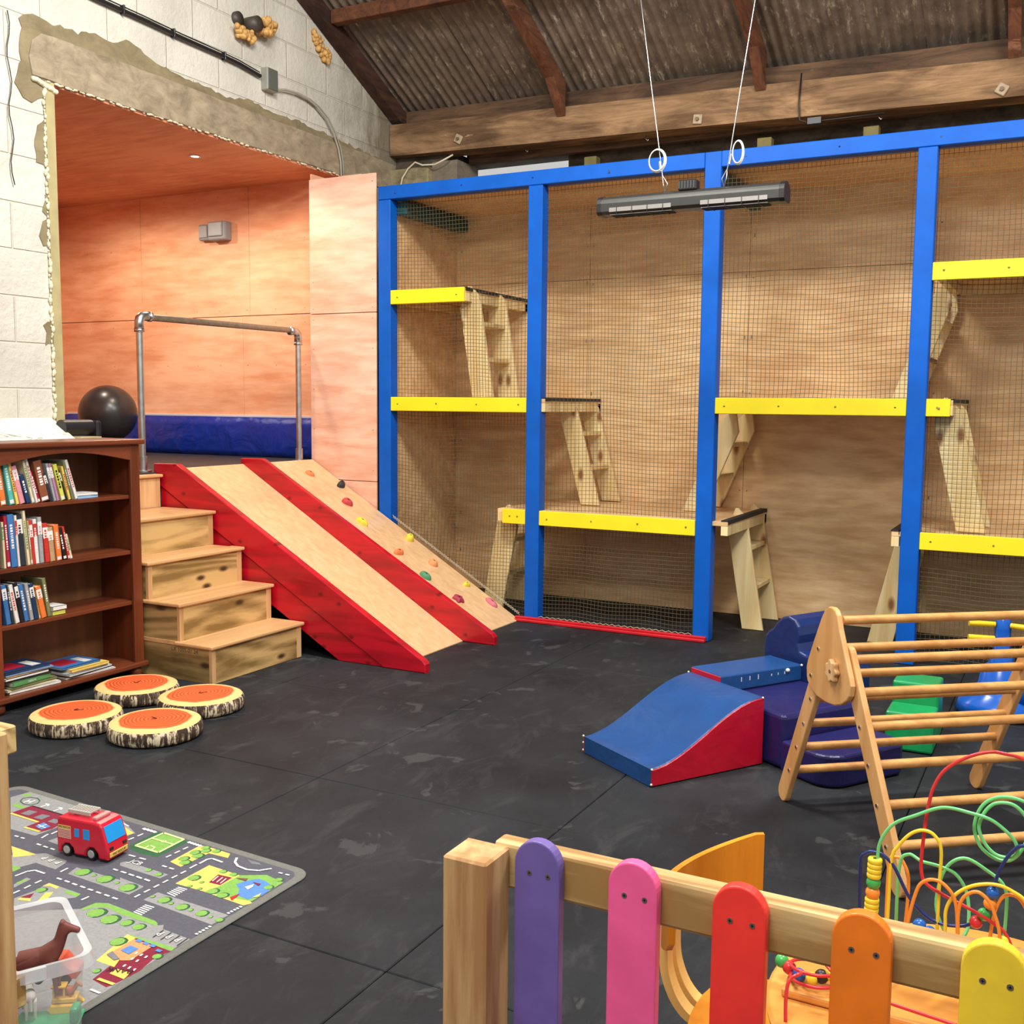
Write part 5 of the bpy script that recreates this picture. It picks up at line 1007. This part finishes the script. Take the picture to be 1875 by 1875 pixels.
for (u_, z_) in [(-.045, .775)]+bolts_b+bolts_f:
    G(beech).cyl(MP @ Vector((u_, .0215, z_)), MP @ Vector((u_, W2-.0215, z_)), .0155, 18).build('rung', parent=t, origin=MP @ Vector((u_, .42, z_)))

# ================================================================ ROAD MAT
cm_ = dict(pave=srgb(142, 142, 142), grey=srgb(118, 118, 122), green=srgb(122, 168, 78), dgreen=srgb(46, 92, 58), lgreen=srgb(206, 232, 150), yellow=srgb(238, 196, 96), maroon=srgb(126, 28, 52), white=srgb(232, 232, 226), blue=srgb(84, 130, 196), dark=srgb(40, 36, 40), red=srgb(176, 34, 40), orange=srgb(232, 146, 96), brown=srgb(120, 72, 60), road=srgb(84, 84, 94), border=srgb(112, 112, 106))
cM = {k: plain('mat '+k, v, .95, noise=.12, nscale=120) for k, v in cm_.items()}
g = G(cM['border'])
def rr(x0, x1, y0, y1, r, sk=0):
    P = []
    for cx, cy, a0 in ((x1-r, y1-r, 0), (x0+r, y1-r, 90), (x0+r, y0+r, 180), (x1-r, y0+r, 270)):
        for k in range(7): a = R_(a0+15*k); P.append((cx+r*math.cos(a), cy+r*math.sin(a)))
    return [(x, y+sk*(x-x1)) for x, y in P]
SK = -.045
MO = Vector((-2.072, 2.592, 0))
g.prism(rr(-3.56, -2.066, 1.56, 2.592, .06, SK), 'z', .0005, .006, .002)
def flatpoly(P, z, col):
    tb = bmesh.new(); f = tb.faces.new([tb.verts.new((x, y, z)) for x, y in P]); bmesh.ops.triangulate(tb, faces=[f], ngon_method='EAR_CLIP')
    g.mat(cM[col]); g.merge(tb)
Z0 = .0063
flatpoly(rr(-3.53, -2.095, 1.59, 2.562, .045, SK), Z0, 'road')
MATD.sort(key=lambda q: q[1])
for rk, (nm, ly, P) in enumerate(MATD):
    P = [tuple(p) for p in P]; z = Z0+.0001+.000012*rk
    if nm == 'tree':
        (x, y), (r, _) = P
        def blob(cx, cy, r_, am): return [(cx+r_*(1+am*math.sin(9*a_))*math.cos(a_), cy+r_*(1+am*math.sin(9*a_))*math.sin(a_)) for a_ in (2*PI*k/22 for k in range(22))]
        flatpoly(blob(x+r*.18, y+r*.10, r*1.0, .07), z, 'dgreen'); flatpoly(blob(x, y, r*.88, .05), z+.00001, 'green')
    elif nm.endswith('_ring'):
        (x, y), (r, _) = P; n = 16
        for k in range(n): a0, a1 = 2*PI*k/n, 2*PI*(k+1)/n; flatpoly([(x+r*math.cos(a0), y+r*math.sin(a0)), (x+r*math.cos(a1), y+r*math.sin(a1)), (x+r*.7*math.cos(a1), y+r*.7*math.sin(a1)), (x+r*.7*math.cos(a0), y+r*.7*math.sin(a0))], z, 'lgreen')
    elif nm.endswith('_l'):
        wd = P[-1][0]; P = P[:-1]
        for a_, b_ in zip(P[:-1], P[1:]):
            a_ = Vector(a_); b_ = Vector(b_); d = b_-a_
            if d.length < 1e-4: continue
            d.normalize(); n_ = Vector((-d.y, d.x))*wd/2
            flatpoly([a_-n_, b_-n_, b_+n_, a_+n_], z, nm[:-2])
    else:
        P = [(min(-2.09, x), max(1.60, min(2.56+SK*(x+2.07), y))) for x, y in P]
        Q = []
        for p in P:
            if not Q or (Vector(p)-Vector(Q[-1])).length > .002: Q.append(p)
        if len(Q) > 2: flatpoly(Q, z, nm)
g.mat(cM['white'])
for x, y in ((-2.189, 2.065), (-2.155, 2.065), (-2.121, 2.064), (-2.894, 2.246), (-2.861, 2.246), (-2.827, 2.244)): g.text('P', .032, Matrix.Translation((x, y, Z0+.003)) @ Matrix.Rotation(PI, 4, 'Z'), .0001)
g.text('JCB', .032, Matrix.Translation((-2.607, 2.363, Z0+.003)) @ Matrix.Rotation(0, 4, 'Z'), .0001)
g.mat(cM['dark']).text('BANK', .028, Matrix.Translation((-2.136, 1.872, Z0+.0032)) @ Matrix.Rotation(PI+.3, 4, 'Z'), .0001)
g.build('road_play_mat', label='grey road map play mat with roads, trees and a pond', cat='play mat', normals=False)

# ================================================================ TOY FIRE ENGINE
th_ = R_(7); TO = Vector((-2.884, 2.286, .0105))
MT = Matrix.Translation(TO) @ Matrix.Rotation(th_, 4, 'Z') @ Matrix.Scale(1.19, 4)
tr_ = plain('glossy red toy plastic', (.62, .012, .035), .25)
t = thing('toy_fire_engine', 'red plastic toy fire engine parked on the road mat', 'toy fire engine', TO)
L, W = .172, .085
P = [(0, .006), (.012, .006), (.016, .022), (.028, .033), (.042, .033), (.054, .022), (.058, .006), (.098, .006), (.102, .022), (.112, .033), (.126, .033), (.138, .022), (.142, .006), (.172, .006), (.174, .03), (.170, .05), (.155, .096), (.148, .104), (.13, .108), (.01, .108), (.002, .100), (-.002, .05)]
G(tr_).prism(P, 'y', 0, W, .006, MT, 2).build('body', parent=t)
wb = plain('toy window blue', (.02, .30, .75), .2); st_ = plain('toy sticker yellow', (.80, .52, .12), .5); st2 = plain('toy sticker pink', (.75, .42, .36), .5)
G(wb).box(.062, .078, -.001, .001, .058, .082, .0008, MT).build('side_window', parent=t); G(wb).box(.092, .114, -.001, .001, .055, .084, .0008, MT).build('side_window', parent=t)
g = G(wb); g.prism([(.1707, .053), (.1567, .096), (.1547, .096), (.1687, .053)], 'y', .008, W-.008, .0005, MT); g.build('windscreen', parent=t)
g = G(st2).box(.006, .050, -.0009, .0005, .050, .076, M=MT); g.mat(st_).box(.006, .050, -.001, .0005, .076, .086, M=MT)
g.mat(plain('sticker line', (.4, .08, .08), .5))
for k in range(5): g.box(.008, .048, -.0012, 0, .053+k*.0045, .0545+k*.0045, M=MT)
g.mat(blackM).text('FIRE RESCUE', .0075, MT @ Matrix.Translation((.028, -.0013, .081)) @ Matrix.Rotation(PI/2, 4, 'X'), .0001)
g.build('side_sticker', parent=t)
g = G(st_).box(.1735, .1765, .008, W-.008, .012, .025, .0008, MT)
g.mat(blackM).text('FIRE RESCUE', .009, MT @ Matrix.Translation((.1768, W/2, .0185)) @ Matrix.Rotation(PI/2, 4, 'Z') @ Matrix.Rotation(PI/2, 4, 'X'), .0001)
g.build('bumper_sign', parent=t, label='yellow lettered bumper')
for y_ in (.010, W-.024): G(blackM).box(.172, .1755, y_, y_+.014, .031, .040, .001, MT).build('headlamp', parent=t)
for x in (.035, .119):
    for y0, y1 in ((-.002, .016), (W-.016, W+.002)):
        wh = G(blackM).cyl(MT @ Vector((x, y0, .018)), MT @ Vector((x, y1, .018)), .0178, 20).build('wheel', parent=t)
        yo = y0-.0012 if y0 < 0 else y1+.0012
        G(plain('toy hub', (.45, .44, .42), .35, .3)).cyl(MT @ Vector((x, y0 if y0 < 0 else y1, .018)), MT @ Vector((x, yo, .018)), .0135, 20, .012).build('hub_cap', parent=wh)
lg = plain('grey ladder plastic', (.48, .46, .42), .4)
g = G(lg)
for y_ in (.022, .060): g.box(.02, .098, y_, y_+.005, .112, .124, .0015, MT)
for k in range(9): g.box(.026+k*.0085, .029+k*.0085, .026, .062, .119, .123, M=MT)
g.box(.035, .05, .03, .058, .105, .114, M=MT).build('roof_ladder', parent=t)
G(plain('pinkish light bar', (.55, .28, .26), .4)).box(.112, .128, .014, .070, .107, .116, .002, MT).build('light_bar', parent=t)

# ================================================================ CLEAR BOX WITH TOYS
m = bpy.data.materials.new('clear plastic'); m.use_nodes = True; nt = m.node_tree; b = nt.nodes['Principled BSDF']
b.inputs['Base Color'].default_value = (.82, .84, .86, 1); b.inputs['Roughness'].default_value = .18; b.inputs['Alpha'].default_value = .27
clearM = m
m = bpy.data.materials.new('clear plastic rim'); m.use_nodes = True; b = m.node_tree.nodes['Principled BSDF']
b.inputs['Base Color'].default_value = (.82, .84, .86, 1); b.inputs['Roughness'].default_value = .15; b.inputs['Alpha'].default_value = .5
clearR = m
MX = frame2((-2.215, 1.770, .0), (.875, -.484))  # a: to the right/front, b: (0.484,0.875) so the box extends to -b
t = thing('storage_box', 'clear plastic storage box of toy animals and vehicles beside the road mat', 'storage box', (-2.15, 1.55, .007))
bw, bl, bh = .337, .46, .235
def rrect(x0, x1, y0, y1, r): return rr(x0, x1, y0, y1, r)
def ring(g, A_, B_, z0, z1):
    n = len(A_); vs = [(x, y, z0) for x, y in A_]+[(x, y, z1) for x, y in B_]
    g.add([MX @ Vector(v) for v in vs], [(i, (i+1) % n, n+(i+1) % n, n+i) for i in range(n)], False)
g = G(clearM)
o1 = rrect(.022, bw-.022, -bl+.022, -.022, .03); o2 = rrect(.012, bw-.012, -bl+.012, -.012, .03)
ring(g, o1, o2, .008, bh); g.add([MX @ Vector((x, y, .008)) for x, y in o1], [tuple(range(len(o1)))])
g.build('tub', parent=t, normals=False)
g = G(clearR)
o3 = rrect(-.004, bw+.004, -bl-.004, .004, .035); ring(g, o2, o3, bh, bh+.004); ring(g, o3, rrect(-.007, bw+.007, -bl-.007, .007, .035), bh+.004, bh-.028)
g.build('rim', parent=t, normals=False, label='thicker clear rim')
g = G(clearR); g.box(bw+.004, bw+.012, -.20, -.10, bh-.026, bh+.008, .003, MX); g.build('handle_clip', parent=t)
def skin(name, pts, edges, rad, mat_, **k):
    me = bpy.data.meshes.new(name); me.from_pydata([Vector(p) for p in pts], edges, []); o = bpy.data.objects.new(name, me); COL.objects.link(o)
    md = o.modifiers.new('skin', 'SKIN')
    for i, r in enumerate(rad): me.skin_vertices[0].data[i].radius = (r, r) if not isinstance(r, tuple) else r
    me.skin_vertices[0].data[0].use_root = True
    md.use_smooth_shade = True
    s2 = o.modifiers.new('sub', 'SUBSURF'); s2.levels = 2; s2.render_levels = 2
    dg = bpy.context.evaluated_depsgraph_get(); dg.update(); ev = o.evaluated_get(dg); m2 = bpy.data.meshes.new_from_object(ev)
    bpy.data.objects.remove(o); m2.materials.clear(); m2.materials.append(mat_); m2.name = name
    o = bpy.data.objects.new(name, m2); COL.objects.link(o)
    for a, b_ in k.items(): o[a] = b_
    return o
def quadruped(name, loc, rz, s, mat_, label, cat, neck=1.0, grp=None, headup=.5):
    # body along +x, unit length about 1 -> s metres
    p = [(0, 0, .62), (.34, 0, .64), (-.30, 0, .64), (.46, 0, .80*neck), (.54, 0, 1.02*neck), (.66, 0, 1.0*neck-.02), (.78, 0, .93*neck-.02),
         (.30, .10, .52), (.31, .10, .28), (.30, .10, .02), (.30, -.10, .52), (.31, -.10, .28), (.30, -.10, .02),
         (-.30, .10, .52), (-.38, .10, .28), (-.33, .10, .02), (-.30, -.10, .52), (-.38, -.10, .28), (-.33, -.10, .02),
         (-.46, 0, .60), (-.52, 0, .34), (.545, .045, 1.14*neck), (.545, -.045, 1.14*neck)]
    e = [(0, 1), (0, 2), (1, 3), (3, 4), (4, 5), (5, 6), (1, 7), (7, 8), (8, 9), (1, 10), (10, 11), (11, 12), (2, 13), (13, 14), (14, 15), (2, 16), (16, 17), (17, 18), (2, 19), (19, 20), (4, 21), (4, 22)]
    r = [.16, .15, .16, .10, .085, .06, .045, .07, .035, .035, .07, .035, .035, .08, .04, .035, .08, .04, .035, .035, .03, .02, .02]
    o = skin(name, [Vector(q)*s for q in p], e, [x*s for x in r], mat_, label=label, category=cat)
    if grp: o['group'] = grp
    o.location = loc; o.rotation_euler = (0, 0, rz); return o
hb_ = plain('chestnut toy plastic', srgb(118, 62, 54), .5)
o = quadruped('toy_horse', (-2.105, 1.60, .083), R_(38), .155, hb_, 'brown toy horse standing tallest in the clear box', 'toy horse', 1.0); o.rotation_euler = (0, R_(-8), R_(40))
o = quadruped('toy_dog', (-2.14, 1.60, .028), R_(150), .095, plain('white toy', (.70, .68, .62), .5), 'white toy dog in the clear box left of the yellow digger', 'toy dog', .85)
o = quadruped('toy_foal', (-2.08, 1.655, .045), R_(20), .06, plain('ginger toy', srgb(190, 110, 70), .5), 'small ginger toy animal below the orange car in the box', 'toy animal', .9)
o = quadruped('toy_cow', (-2.17, 1.53, .015), R_(80), .10, plain('dark toy', srgb(48, 46, 60), .5), 'dark toy animal at the bottom left of the clear box', 'toy animal', .85)
def toycar(nm, loc, rz, mt, lab, cat, sc=1.0, cab=(.25, .7)):
    Mc = Matrix.Translation(loc) @ Matrix.Rotation(rz, 4, 'Z') @ Matrix.Diagonal((sc, sc, sc, 1))
    tt = thing(nm, lab, cat, loc)
    G(mt).prism([(0, .012), (.1, .012), (.102, .03), (.085, .036), (.07, .055), (.03, .057), (.015, .038), (0, .034)], 'y', 0, .045, .003, Mc, 2).build('body', parent=tt)
    g = G(blackM); g.box(.032, .068, -.0006, .0456, .038, .050, .001, Mc); g.build('window', parent=tt)
    for x in (.022, .08):
        for y in (-.003, .040): G(blackM).cyl(Mc @ Vector((x, y, .012)), Mc @ Vector((x, y+.008, .012)), .012, 14).build('wheel', parent=tt)
toycar('toy_car', (-2.165, 1.62, .088), R_(28), plain('orange red toy', srgb(232, 96, 66), .4), 'orange-red toy car under the horse in the clear box', 'toy car', 1.15)
dg_ = plain('yellow toy', srgb(240, 190, 60), .4)
loc = Vector((-2.095, 1.615, .032)); Mc = Matrix.Translation(loc) @ Matrix.Rotation(R_(35), 4, 'Z')
tt = thing('toy_digger', 'yellow toy digger on tracks in the clear box', 'toy digger', loc)
G(dg_).prism([(.0, .010), (.008, 0), (.066, 0), (.076, .010), (.066, .022), (.008, .022)], 'y', 0, .012, .003, Mc, 2).build('track', parent=tt); G(dg_).prism([(.0, .010), (.008, 0), (.066, 0), (.076, .010), (.066, .022), (.008, .022)], 'y', .034, .046, .003, Mc, 2).build('track', parent=tt)
G(dg_).box(.01, .066, .006, .040, .024, .036, .002, Mc).build('chassis', parent=tt)
g = G(dg_)
for x in (.012, .036):
    for y in (.008, .034): g.box(x, x+.004, y, y+.004, .036, .062, M=Mc)
g.box(.009, .043, .005, .041, .062, .067, .001, Mc).build('cab', parent=tt)
gt = plain('green toy', srgb(60, 160, 110), .4)
loc = Vector((-2.05, 1.61, .012)); Mc = Matrix.Translation(loc) @ Matrix.Rotation(R_(35), 4, 'Z')
tt = thing('toy_trailer', 'green flat toy trailer at the bottom of the clear box', 'toy trailer', loc)
G(gt).box(-.10, .05, -.03, .05, .014, .022, .003, Mc).build('deck', parent=tt); G(gt).box(.03, .05, -.02, .02, .02, .06, .008, Mc, 2).build('headboard', parent=tt)
for x in (-.08, .03): G(blackM).cyl(Mc @ Vector((x, -.038, .014)), Mc @ Vector((x, -.028, .014)), .014, 16).build('wheel', parent=tt)

# ================================================================ FENCE
t = thing('picket_fence', 'low fence with rainbow coloured rounded pickets in the foreground', 'fence', (-.4, 1.4, 0))
fy = 1.42
p = G(postW).box(-.832, -.754, 1.360, 1.4395, 0, .800, .004).build('post', parent=t, label='square rough wooden end post')
g = G(plain('screw hole', (.10, .05, .02), .9))
for x, z in ((-.815, .775), (-.806, .742)): g.cyl((x, 1.3612, z), (x, 1.364, z), .0035, 10)
g.build('screw_hole', parent=p)
G(fenceW).box(-.785, .30, fy+.022, fy+.060, .727, .802, .006, seg=2).build('rail', parent=t, label='upper rail'); G(fenceW).box(-.785, .30, fy+.022, fy+.060, .20, .272, .006, seg=2).build('rail', parent=t, label='lower rail')
FC = [('purple', (.16, .11, .36), -.6725), ('pink', (.94, .115, .31), -.5195), ('red', (.92, .042, .03), -.3645), ('orange', (.90, .20, .012), -.2035), ('yellow', (.90, .62, .035), -.047), ('green', (.1, .5, .08), .11)]
for nm, c, x in FC:
    m = plain(nm+' picket paint', c, .42, noise=.10, nscale=14, bmp=.15)
    x *= 1.0365
    P = [(x-.0389, .02), (x+.0389, .02)]
    for k in range(17): a = PI*k/16; P.append((x+.0389*math.cos(a), .787+.0389*math.sin(a)))
    pk = G(m).prism(P, 'y', fy, fy+.0205, .0025, None, 2).build('picket', parent=t, label=nm+' picket')
    for zz in (.7735, .235):
        for s_ in (-1, 1):
            xs = x+s_*.016+.0036
            g = G(screwM); g.cyl((xs, fy-.0006, zz), (xs, fy+.001, zz), .0042, 14); g.mat(blackM).box(xs-.0022, xs+.0022, fy-.0009, fy-.0005, zz-.0006, zz+.0006).box(xs-.0006, xs+.0006, fy-.0009, fy-.0005, zz-.0022, zz+.0022)
            g.build('screw', parent=pk)
t = thing('gate_post', 'rough wooden fence post at the left edge of the photo', 'fence post', (-1.91, 1.40, 0))
G(postW).box(-2.035, -1.955, 1.36, 1.438, 0, .80, .004).build('post', parent=t)
G(fenceW).box(-2.5, -1.985, 1.4385, 1.482, .738, .80, .004).build('rail', parent=t, label='upper rail end'); G(fenceW).box(-2.5, -1.985, 1.4385, 1.482, .16, .234, .004).build('rail', parent=t, label='lower rail end')

# ================================================================ TABLE, CHAIR
orng = wood('orange varnished plywood', srgb(228, 164, 84), srgb(204, 134, 58), 'x', 10, .3, wave=.5, bmp=.01)
tx, ty, tz = -.08, 1.885, .46
t = thing('round_table', 'low round table with an orange varnished top behind the fence', 'table', (tx, ty, 0))
G(orng).lathe([(0, tz-.024), (.345, tz-.024), (.354, tz-.018), (.356, tz-.006), (.350, tz), (0, tz)], (tx, ty, 0), 72, smooth=False).build('table_top', parent=t)
for a in (35, 125, 215, 305): G(orng).cyl((tx+.27*math.cos(R_(a)), ty+.27*math.sin(R_(a)), 0), (tx+.25*math.cos(R_(a)), ty+.25*math.sin(R_(a)), tz-.024), .02, 16).build('leg', parent=t)
orC = wood('orange chair plywood', srgb(228, 150, 44), srgb(200, 120, 26), 'z', 9, .28, wave=.6, bmp=.01)
chE = plain('pale ply edge', srgb(236, 190, 110), .4)
t = thing('bentwood_chair', 'small bentwood chair with a curved orange backrest behind the fence', 'chair', (-.5, 2.03, 0))
def smooth2(P, n=5):
    V = [Vector(p) for p in P]; out = []
    for i in range(len(V)-1):
        a, b_, c, d = V[max(0, i-1)], V[i], V[i+1], V[min(len(V)-1, i+2)]
        for k in range(n): u = k/n; out.append(.5*((2*b_)+(c-a)*u+(2*a-5*b_+4*c-d)*u*u+(3*b_-a-3*c+d)*u*u*u))
    return out+[V[-1]]
# curved backrest band
g = G(orC); cc = Vector((-.43, 2.045)); n = 24; vs = []
for k in range(n+1):
    u = k/n; a = R_(119+100*u)
    e_ = abs(u-.5)*2; zt = .528+.034*e_**2-.03*max(0, e_-.94)*10*.3; zb = .405+(.045*e_**3 if u > .5 else .01)
    if u > .97: zt -= .012; zb += .012
    for r_, z_ in ((.255, zb), (.255, zt), (.268, zt), (.268, zb)): vs.append((cc.x+r_*math.cos(a)*.98, cc.y+r_*math.sin(a), z_))
fs = [(0, 1, 2, 3), tuple(n*4+k for k in (3, 2, 1, 0))]
for k in range(n):
    for j in range(4): fs.append((k*4+j, (k+1)*4+j, (k+1)*4+(j+1) % 4, k*4+(j+1) % 4))
g.add(vs, fs)
g.bm.faces.ensure_lookup_table(); g.mats.append(chE)
for f in g.bm.faces:
    if abs(f.calc_center_median().z-.5) > .001 and abs(f.normal.z) > -1: pass
g.build('backrest', parent=t)
for s_ in (-.35, .35):
    g = G(chE); pts = []
    for (x, z) in ((-.685, .47), (-.688, .38), (-.682, .32), (-.655, .265), (-.61, .238), (-.50, .232), (-.34, .232), (-.25, .225), (-.215, .19), (-.20, .10), (-.195, .01)): pts.append((x, z))
    Q = smooth2(pts); y0 = 2.045+s_*.075-.016; y1 = y0+.032; L_ = []
    for i, q in enumerate(Q):
        d = (Q[min(i+1, len(Q)-1)]-Q[max(i-1, 0)]).normalized(); nn_ = Vector((-d.y, d.x))*.009
        for v, y_ in ((q-nn_, y0), (q+nn_, y0), (q+nn_, y1), (q-nn_, y1)): L_.append((v.x, y_, v.y))
    F_ = [(0, 1, 2, 3), tuple((len(Q)-1)*4+k for k in (3, 2, 1, 0))]
    for i in range(len(Q)-1):
        for k in range(4): F_.append((i*4+k, (i+1)*4+k, (i+1)*4+(k+1) % 4, i*4+(k+1) % 4))
    g.add(L_, F_)
    g.build('bent_support', parent=t, label='paler bentwood support')
P = []
for k in range(40):
    a = 2*PI*k/40; e = 2.6; c_, s_ = math.cos(a), math.sin(a)
    P.append((-.45+.180*math.copysign(abs(c_)**(2/e), c_), 2.045+.175*math.copysign(abs(s_)**(2/e), s_)))
G(orC).prism(P, 'z', .242, .256, .004, None, 2).build('seat', parent=t)
for s_ in (-1, 1): G(chE).cyl((-.60, 2.045+s_*.13, .01), (-.56, 2.045+s_*.12, .242), .014, 12).build('leg', parent=t)

# ================================================================ BEAD MAZE
BCm = dict(green=(.06, .42, .09), navy=(.012, .03, .17), yellow=(.85, .68, .04), red=(.62, .03, .035), orange=(.88, .30, .04), blue=(.01, .12, .50), lgreen=(.16, .62, .22))
bm2 = {k: plain('bead '+k, v, .25) for k, v in BCm.items()}
t = thing('bead_maze', 'bead maze of looping coloured wires standing on the round table', 'bead maze', (-.13, 1.95, tz))
G(orng).box(-.40, .10, 1.80, 2.12, tz+.001, tz+.017, .005, seg=2).build('base', parent=t)
zb = tz+.017
def smooth_path(P, n=6):
    V = [Vector(p) for p in P]; out = []
    for i in range(len(V)-1):
        p0 = V[max(0, i-1)]; p1 = V[i]; p2 = V[i+1]; p3 = V[min(len(V)-1, i+2)]
        for k in range(n):
            u = k/n; out.append(.5*((2*p1)+(-p0+p2)*u+(2*p0-5*p1+4*p2-p3)*u*u+(-p0+3*p1-3*p2+p3)*u*u*u))
    out.append(V[-1]); return out
def wire(P, c, lab, r=.0031): return G(bm2[c]).tube(smooth_path(P), r, 10).build('wire', parent=t, label=lab)
def bead(w_, p, c, r=.0125, flat_=False, ax=(0, 0, 1)):
    g = G(bm2[c])
    if flat_:
        M = Vector(ax).normalized().to_track_quat('Z', 'Y').to_matrix().to_4x4()
        g.lathe([(.004, -.0045), (r*.9, -.0045), (r, -.002), (r, .002), (r*.9, .0045), (.004, .0045)], p, 24, M)
    else: g.sphere(p, r, 20, 12)
    g.build('bead', parent=w_)
def xz(L, y0, y1=None):
    n = len(L); y1 = y0 if y1 is None else y1
    return [(a, y0+(y1-y0)*i/(n-1), b_) for i, (a, b_) in enumerate(L)]
navy = wire(xz([(-.293, zb), (-.294, .56), (-.297, .67), (-.289, .691), (-.274, .697), (-.257, .693), (-.238, .675), (-.212, .627), (-.186, .601), (-.162, .59), (-.133, .591), (-.108, .601), (-.086, .627), (-.078, .655), (-.073, .685), (-.063, .719), (-.049, .745), (-.032, .759), (.01, .76), (.04, .70), (.05, zb)], 1.95), 'navy', 'navy wire')
gw = wire(xz([(-.272, zb), (-.270, .60), (-.267, .682), (-.265, .715), (-.254, .742), (-.237, .762), (-.206, .78), (-.176, .797), (-.153, .803), (-.12, .8), (-.087, .794), (-.064, .78), (-.047, .763), (-.042, .744), (-.052, .731), (-.075, .731), (-.094, .748), (-.104, .773), (-.097, .8), (-.08, .820), (-.052, .822), (-.030, .80), (-.028, .765), (-.045, .728), (-.07, .718), (-.10, .735), (-.112, .77), (-.10, .81), (-.07, .83), (-.03, .825), (.0, .80), (.02, .72), (.03, zb)], 1.94, 1.98), 'lgreen', 'tall green coiling wire')
yw = wire(xz([(-.249, zb), (-.246, .578), (-.244, .687), (-.233, .717), (-.214, .743), (-.193, .754), (-.174, .748), (-.162, .724), (-.162, .662), (-.162, .577), (-.162, zb)], 1.95, 1.95), 'yellow', 'tall yellow arch wire')
rw = wire(xz([(.05, zb), (.05, .78), (.02, .86), (-.039, .899), (-.073, .906), (-.095, .906), (-.129, .892), (-.163, .865), (-.18, .833), (-.187, .801), (-.191, .763), (-.194, .709), (-.193, .677), (-.184, .658), (-.152, .644), (-.116, .633), (-.079, .619), (-.05, .60), (-.03, .54), (-.03, zb)], 1.99, 1.93), 'red', 'tallest red wire')
ow = wire(xz([(-.215, zb), (-.21, .579), (-.198, .646), (-.187, .668), (-.168, .676), (-.149, .668), (-.133, .643), (-.127, .583), (-.125, zb)], 1.93), 'orange', 'orange arch wire on the left')
ow2 = wire(xz([(-.118, zb), (-.126, .596), (-.126, .639), (-.118, .662), (-.1, .674), (-.083, .665), (-.071, .644), (-.059, .595), (-.055, zb)], 1.92), 'orange', 'orange arch wire in the middle')
ow3 = wire(xz([(-.08, zb), (-.075, .60), (-.066, .65), (-.05, .668), (-.03, .66), (-.012, .62), (-.005, .56), (0, zb)], 1.95), 'orange', 'orange arch wire on the right')
yw2 = wire(xz([(-.15, zb), (-.148, .58), (-.148, .623), (-.134, .653), (-.107, .675), (-.073, .685), (-.045, .679), (-.02, .66), (.0, .60), (.01, zb)], 1.94), 'yellow', 'low yellow arch wire')
gw2 = wire([(-.24, 2.03, zb), (-.24, 2.03, .64), (-.225, 2.03, .672), (-.20, 2.02, .668), (-.17, 2.02, .665), (-.14, 2.02, .655), (-.12, 2.02, .62), (-.115, 2.0, .57), (-.13, 1.98, .55), (-.15, 1.98, .56), (-.17, 2.0, .60), (-.16, 2.02, .66), (-.13, 2.03, .685), (-.09, 2.03, .67), (-.06, 2.02, .65), (-.055, 2.02, .60), (-.06, 2.02, zb)], 'lgreen', 'lower green wire behind the yellow arch')
ow4 = wire(xz([(-.23, zb), (-.225, .60), (-.235, .64), (-.25, .65), (-.262, .63), (-.262, zb)], 2.06), 'orange', 'small orange arch at the back left')
z = .690
for c, fl in (('yellow', 1), ('yellow', 1), ('yellow', 1), ('yellow', 1), ('green', 0), ('orange', 0), ('yellow', 1), ('yellow', 1), ('yellow', 1), ('yellow', 1), ('red', 0)):
    h = .0092 if fl else .019
    z -= h/2; bead(gw, (-.2705+(z-.69)*.03, 1.94, z), c, .0128, bool(fl)); z -= h/2
for p, c in (((-.076, 1.95, .665), 'blue'), ((-.079, 1.95, .645), 'orange'), ((-.088, 1.95, .623), 'green'), ((-.100, 1.95, .606), 'red')): bead(navy, p, c, .011)
for p, c in (((-.19, 1.935, .585), 'blue'), ((-.172, 1.93, .578), 'blue'), ((-.157, 1.93, .572), 'red'), ((-.125, 1.93, .56), 'yellow'), ((-.108, 1.93, .555), 'green')): bead(yw, p, c, .0115)
for p, c in (((-.056, 1.93, .59), 'yellow'), ((-.052, 1.92, .567), 'green'), ((-.03, 1.93, .575), 'red')): bead(ow2, p, c, .011)
# low red loops at the left edge of the table
lp = []
for k in range(40):
    a = 2*PI*k/20; lp.append((-.345+.045*math.cos(a+2.4), 1.83+.035*math.sin(a+2.4), zb+.012+.0011*k))
rl = wire([(-.372, 1.72, zb-.012), (-.376, 1.735, .50), (-.374, 1.75, .525), (-.36, 1.77, .53)]+lp[::2]+[(-.30, 1.80, .52), (-.24, 1.79, .51), (-.14, 1.80, .495), (-.04, 1.80, .49), (.04, 1.82, .50), (.06, 1.84, zb)], 'red', 'low looping red wire at the left edge')
for p, c in (((-.411, 1.852, .500), 'green'), ((-.396, 1.846, .494), 'red'), ((-.377, 1.838, .489), 'blue'), ((-.353, 1.832, .492), 'yellow'), ((-.338, 1.84, .496), 'black'), ((-.325, 1.846, .50), 'yellow')):
    if c == 'black': bm2['black'] = blackM
    bead(rl, p, c, .0125 if c != 'yellow' else .011)
